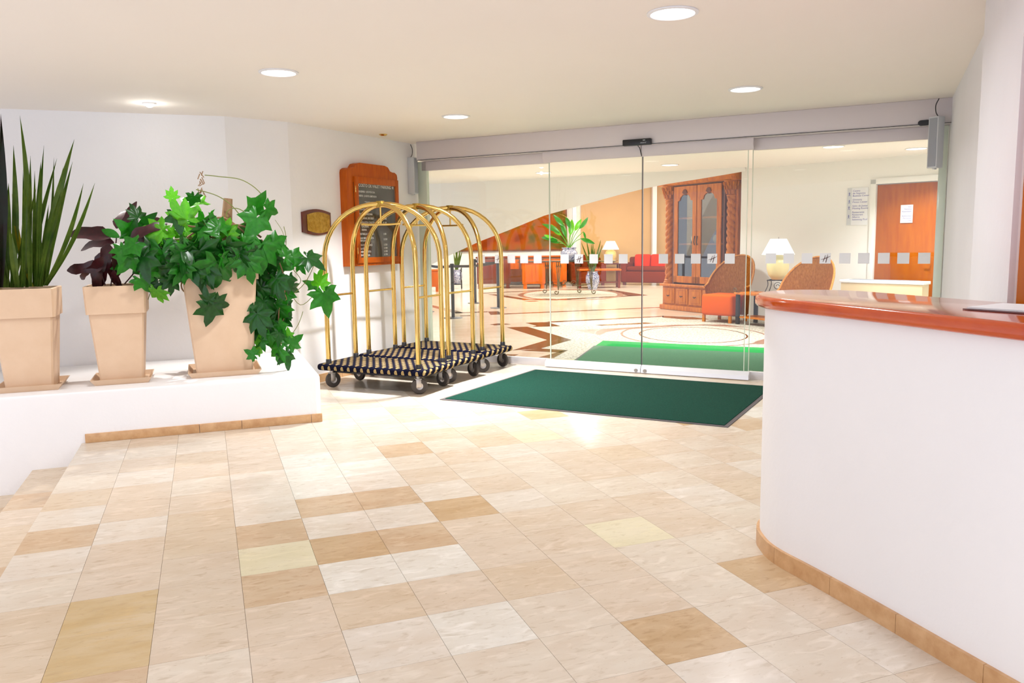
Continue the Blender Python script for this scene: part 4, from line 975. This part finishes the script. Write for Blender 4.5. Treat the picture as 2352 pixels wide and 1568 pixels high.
for x in (.15, CW-.17):
    t = bmesh.new(); rings = []; nz, na = 150, 24; sgn = 1 if x > 1 else -1
    for k in range(nz+1):
        z = .60+1.57*k/nz; ph = 2*PI*z*1.5
        rings.append([t.verts.new((x+(r_ := .058+.034*abs(math.cos((3*2*PI*j/na+sgn*2*PI*z/.125)/2))**.7)*math.cos(2*PI*j/na), .10+r_*math.sin(2*PI*j/na), z)) for j in range(na)])
    for A, B in zip(rings, rings[1:]):
        for j in range(na): t.faces.new((A[j], A[(j+1) % na], B[(j+1) % na], B[j]))
    bmesh.ops.recalc_face_normals(t, faces=t.faces)
    mb = MB(); mb.merge(t); cl = mb.build('twisted_column', M_woodc, cb, 30)
    MB().lathe([(.12, .52), (.12, .55), (.10, .56), (.105, .59), (.085, .61)], 20, T(x, .10, 0)).build('column_base', M_woodc, cl)
    mb = MB().lathe([(.095, 2.15), (.105, 2.17), (.085, 2.185), (.09, 2.24), (.125, 2.36), (.15, 2.435)], 20, T(x, .10, 0))
    for row in range(3):
        for j in range(10):
            a = 2*PI*(j+.5*(row % 2))/10; z = 2.22+row*.07; rr = .10+row*.02
            mb.tube([(x+rr*math.cos(a), .10+rr*math.sin(a), z-.03), (x+(rr+.018)*math.cos(a), .10+(rr+.018)*math.sin(a), z+.03), (x+(rr+.03)*math.cos(a), .10+(rr+.03)*math.sin(a), z+.045)], [.014, .020, .006], 5)
    mb.build('capital', M_woodc, cl, 40)
mb = MB(); prs = [(-.02, 2.43), (-.05, 2.45), (-.06, 2.50), (-.12, 2.55), (-.13, 2.575), (CD, 2.575), (CD, 2.43)]
mb.prism([Vector((y, z, 0)) for y, z in prs], -.06, CW+.06, M=Matrix(((0, 0, 1, 0), (1, 0, 0, 0), (0, 1, 0, 0), (0, 0, 0, 1)))); mb.build('cornice', M_woodc, cb, 20)
for k, (x, lb) in enumerate(((.72, 'round pale ornament behind the left glass door of the cabinet'), (1.32, 'round pale ornament behind the right glass door of the cabinet'))):
    q = Matrix.Rotation(R(-61), 4, 'Z') @ Vector((x, .25, 1.31)); o = MB().lathe([(0, 0), (.04, .002), (.075, .06), (.08, .10), (.06, .15), (0, .165)], 20).build('ornament', M_cer)
    o.location = Vector((3.013, 16.375, 0))+q; tag(o, lb, 'ornament', 'ornaments inside the display cabinet')

# ---- wrought-iron console with potted plant
cs = thing('console_table', 'glass-topped wrought-iron console table with scrolled legs, centre of lobby', 'table', (1.48, 21.1, 0), R(-12))
MB().box((-1.25, -.45, .845), (1.25, .45, .86), .004).build('table_top', mat('smoked_glass', (.03, .04, .03, 1), .1), cs)
for x, y in ((-.42, -.32), (.02, .32), (.42, -.32), (-.02, -.36)) if False else ((-.58, .2), (-.2, -.34), (.2, .3), (.60, -.1)):
    mb = MB()
    for q in (-.05, 0, .05):
        mb.tube(smooth_path([Vector((x+q, y, .84)), Vector((x+q*.8, y, .6)), Vector((x+q*.3+.02*x, y, .3)), Vector((x*1.05, y, .12))]), .012, 6)
        mb.tube(scroll(x+q, .74, .035, 200, 1.0, y-.01), .007, 5)
    mb.tube(scroll(x*1.05+(.05 if x > 0 else -.05), .07, .06, 150 if x > 0 else 30, 1.1 if x > 0 else -1.1, y), .013, 6)
    mb.build('leg', M_iron, cs)
mb = MB(); mb.tube(smooth_path([Vector((-.58, .2, .28)), Vector((-.2, 0, .22)), Vector((0, 0, .32)), Vector((.2, 0, .22)), Vector((.6, -.1, .28))]), .012, 6)
mb.tube(scroll(-.1, .28, .08, 0, 1.3, 0), .009, 6); mb.tube(scroll(.15, .28, .08, 180, -1.3, 0), .009, 6); mb.build('stretcher', M_iron, cs)
pv = gp(1304, 602, .86); pv = Vector((1.50, 21.0, .861))
vp = thing('ceramic_planter', 'blue and white painted ceramic pot on the iron console table', 'pot', pv)
MB().lathe([(0, 0), (.13, 0), (.15, .03), (.215, .16), (.22, .22), (.18, .27), (.165, .29), (.19, .33), (.19, .345), (.165, .345), (.15, .30), (0, .29)], 28).build('pot_body', M_tal, vp, 60)
fp = thing('leafy_plant', 'bright green broad-leaved plant in the blue and white pot', 'plant', pv+Vector((0, 0, .30)))
LF = oval(L_light, .20, .05, .3); LF2 = oval(L_mid, .17, .05, .25)
for x, y, s, a, m in ((1290, 540, 36, -52, 0), (1300, 545, 40, -15, 1), (1310, 540, 38, 8, 0), (1330, 525, 36, 45, 1), (1340, 532, 18, 160, 1), (1285, 535, 44, -55, 1), (1280, 553, 40, -70, 1), (1270, 545, 22, -80, 0), (1334, 548, 34, 108, 1), (1295, 520, 36, -40, 1), (1310, 525, 34, -20, 1), (1320, 530, 30, 30, 0), (1286, 558, 24, -75, 1)):
    p = onpl(x, y, (1.5, 21.0, 0), (0, -1, 0)); place_leaf('leaf', (LF, LF2)[m], fp, p, s/89*1.0, R(a), R(rv.uniform(-25, 10)), R(rv.uniform(-30, 30)))
    MB().tube(smooth_path([Vector((0, 0, 0)), (p-fp.location)*.5+Vector((0, 0, .05)), p-fp.location]), .008, 5).build('stem', L_light, fp)

# ---- far furniture
def sofa(label, c, rz, wd, m1, m2):
    t = thing('sofa', label, 'sofa', c, rz); h = wd/2
    MB().box((-h, -.42, .08), (h, .42, .42), .04, seg=3).build('seat_base', m2, t)
    MB().box((-h+.18, -.40, .42), (h-.18, .20, .56), .05, seg=3).build('seat_cushion', m2, t)
    for s in (-1, 1): MB().box((s*h-.09-.09*s, -.44, .08), (s*h+.09-.09*s, .42, .68), .05, seg=3).build('armrest', m2, t)
    MB().box((-h, .22, .3), (h, .44, .84), .06, seg=3).build('backrest', m2, t)
    n = 3
    for k in range(n):
        a = -h+.2+(wd-.4)*k/n; MB().box((a+.01, .02, .52), (a+(wd-.4)/n-.01, .26, .94), .07, RX(-.12), seg=3).build('back_cushion', m1, t)
    for sx in (-h+.1, h-.1): MB().box((sx-.04, -.38, 0), (sx+.04, -.30, .09)).build('leg', M_red, t)
    return t
M_brn = mat('rust_upholstery', rgb(104, 36, 8), .85, spec=.1)
sofa('red-cushioned rust sofa by the peach wall, left of the cabinet', (4.40, 24.6, 0), R(-32), 2.0, M_fabr, M_brn)
def desk(label, x0, x1, y, h, m, feet=True, group='orange wooden desks along the lobby back wall'):
    t = thing('wooden_desk', label, 'desk', ((x0+x1)/2, y, 0), 0, group); w_ = (x1-x0)/2
    MB().box((-w_, -.35, .14), (w_, .35, h-.04), .01).build('body', m, t); MB().box((-w_-.03, -.38, h-.04), (w_+.03, .38, h), .01).build('desk_top', m, t)
    for k in range(2):
        a = -w_+.06+k*w_; MB().box((a, -.362, .2), (a+w_-.12, -.35, h-.1), .005).build('panel', m, t)
    for sx in (-w_+.08, w_-.08):
        for sy in (-.28, .28): MB().prism([(sx-.05, sy-.05), (sx+.05, sy-.05), (sx+.05, sy+.05), (sx-.05, sy+.05)], 0, .14).build('foot', m, t)
    return t
def wx(px, Y): d = ray(px, 600); return d.x/d.y*Y
desk('tall red-brown desk behind the stanchion posts', wx(1096, 24.3), wx(1172, 24.3), 24.3, .93, M_red)
desk('light orange-wood desk between tall desk and iron console', wx(1199, 23.9), wx(1251, 23.9), 23.9, .80, M_wood)
desk('orange-wood desk just behind the iron console table', wx(1268, 24.8), wx(1300, 24.8), 24.8, .80, M_wood)
desk('low orange-wood desk at the far left, beside the stand with blue pot', wx(965, 23.2), wx(1012, 23.2), 23.2, .62, M_wood)
sb = thing('sideboard', 'long dark orange sideboard with drawers against the back wall', 'sideboard', (wx(1215, 25.9), 25.9, 0))
MB().box((-1.0, -.3, .1), (1.15, .3, .86), .01).build('body', M_woodd, sb); MB().box((-1.05, -.33, .86), (1.2, .33, .9), .01).build('top', M_wood, sb)
for k in range(3): MB().box((-.95+k*.7, -.315, .5), (-.33+k*.7, -.3, .8), .005).build('drawer', M_wood, sb)
for sx in (-.95, 1.1): MB().box((sx-.04, -.28, 0), (sx+.04, -.2, .1)).build('foot', M_wood, sb)
tk = thing('coffee_table', 'low wooden table with shelf near the red sofa', 'table', (wx(1375, 23.6), 23.6, 0))
MB().box((-.62, -.3, .50), (.62, .3, .545), .008).build('table_top', M_wood, tk)
for sx in (-.56, .56):
    for sy in (-.24, .24): MB().box((sx-.03, sy-.03, 0), (sx+.03, sy+.03, .5)).build('leg', M_red, tk)
MB().box((-.55, -.24, .15), (.55, .24, .18)).build('shelf', M_red, tk)
lt = thing('lamp_table', 'dark side table carrying the far lamp near the sofa', 'table', (wx(1403, 25.9), 25.95, 0))
MB().box((-.3, -.3, .60), (.3, .3, .64), .005).build('table_top', M_red, lt)
for sx in (-.25, .25):
    for sy in (-.25, .25): MB().box((sx-.025, sy-.025, 0), (sx+.025, sy+.025, .6)).build('leg', M_red, lt)
table_lamp('far table lamp with cream shade against the peach wall', (wx(1403, 25.9), 25.95, .641), 1.06, M_shadef, mat('amber_ceramic', rgb(226, 190, 120), .4))
bs = sofa('rust armchair behind the iron console, left of the coffee table', (wx(1345, 25.1), 25.1, 0), R(8), 1.1, M_brn, M_brn); bs['category'] = 'armchair'; bs.name = 'lounge_armchair'
# far strap plants
def far_plant(label, px, Y, z, tips, potlabel, potr=.17, poth=.32):
    x = wx(px, Y); pt = thing('plant_pot', potlabel, 'pot', (x, Y, z))
    MB().lathe([(0, 0), (potr*.6, 0), (potr, poth*.45), (potr*.95, poth*.75), (potr*.7, poth*.95), (potr*.75, poth), (potr*.6, poth), (0, poth*.9)], 20).build('pot_body', M_tal, pt, 60)
    t = thing('strap_leaf_plant', label, 'plant', (x, Y, z+poth*.92))
    for tx, ty in tips:
        b = onpl(tx, ty, (0, Y, 0), (0, -1, 0))-t.location; rows = []
        for k in range(7):
            q = k/6; c = Vector((0, 0, 0)).lerp(b, q)+Vector((0, 0, .0)); ww = .035*(1-q**2)+.003; rows.append([c-Vector((ww, 0, 0)), c+Vector((0, .012, 0)), c+Vector((ww, 0, 0))])
        MB().grid(rows, .002).build('leaf', L_blade, t, 50)
far_plant('dark strap-leaved plant behind the iron console table', 1361, 23.0, 0, [(1335, 556), (1347, 552), (1358, 560), (1362, 556), (1380, 551), (1384, 562), (1352, 575), (1366, 570)], 'patterned pot on the floor behind the iron console table', .2, .5)
far_plant('tall strap-leaved plant at the far left beneath the white soffit', 1048, 24.0, .151, [(1048, 560), (1058, 568), (1062, 575), (1042, 580), (1050, 570), (1054, 585)], 'blue and white round pot on iron stand at the far left', .17, .42)
ip = thing('plant_stand', 'iron plant stand holding the blue and white pot at the far left', 'stand', (wx(1048, 24.0), 24.0, 0))
MB().lathe([(0, .13), (.16, .13), (.16, .15), (0, .15)], 16).build('plate', M_ironb, ip)
for k in range(4):
    a = PI/4+k*PI/2; MB().tube([(.2*math.cos(a), .2*math.sin(a), .006), (.19*math.cos(a), .19*math.sin(a), .4), (.2*math.cos(a), .2*math.sin(a), .62)], .012, 6).build('leg', M_ironb, ip)
# mural
mz = 1.10
mu = thing('mural_painting', 'large orange and brown painting on the lobby back wall', 'painting', (wx(1040, 26.45), 26.44, mz))
mw_ = wx(1293, 26.45)-wx(1040, 26.45)+.1
MB().box((0, 0, 0), (mw_, .03, 1.75)).build('canvas', M_mural, mu); mb = MB()
mb.box((-.04, -.01, -.04), (mw_+.04, .04, 0)); mb.box((-.04, -.01, 1.75), (mw_+.04, .04, 1.79)); mb.box((-.04, -.01, 0), (0, .04, 1.75)); mb.box((mw_, -.01, 0), (mw_+.04, .04, 1.75)); mb.build('frame', M_woodd, mu)
# stanchions
sp_ = [((1145, 707), 'belt barrier post seen through the rearmost trolley, right end'), ((1041, 730), 'belt barrier post nearest the glass, behind the middle trolley'), ((1092, 696), 'belt barrier post farthest from the glass, behind the trolleys'), ((978, 716), 'belt barrier post at the left, half hidden by the door jamb')]
proto = None; tops = []
for (x, y), lb in sp_:
    p = gp(x, y)
    if proto is None:
        s = thing('stanchion_post', lb, 'barrier post', p, 0, 'belt barrier posts in the lobby')
        MB().lathe([(0, .022), (.05, .022), (.17, .010), (.175, 0), (0, 0)], 28).build('base', M_post, s)
        MB().lathe([(.032, .02), (.032, .94), (.04, .95), (.04, 1.0), (.03, 1.01), (0, 1.01)], 16).build('post', M_post, s); proto = s
    else: s = copy_tree(proto); s.location = p; s['label'] = lb
    tops.append(p)
def belt(a, b, lb):
    t = thing('barrier_belt', lb, 'belt', a, 0, 'barrier belts between the posts'); d = b-a; n = 10; dirn = d.normalized()
    a2 = dirn*.045; b2 = d-dirn*.045; rows = []
    for k in range(n+1):
        q = k/n; c = a2.lerp(b2, q); s = -.03*math.sin(PI*q); rows.append([c+Vector((0, 0, .935+s)), c+Vector((0, 0, .985+s))])
    MB().grid(rows, .003).build('webbing', M_post, t)
belt(tops[0], tops[1], 'dark barrier belt between the nearest and the right-hand posts')
belt(tops[1], tops[3], 'dark barrier belt running left toward the door jamb')
belt(tops[0], tops[2], 'dark barrier belt from the right-hand post to the farthest post')
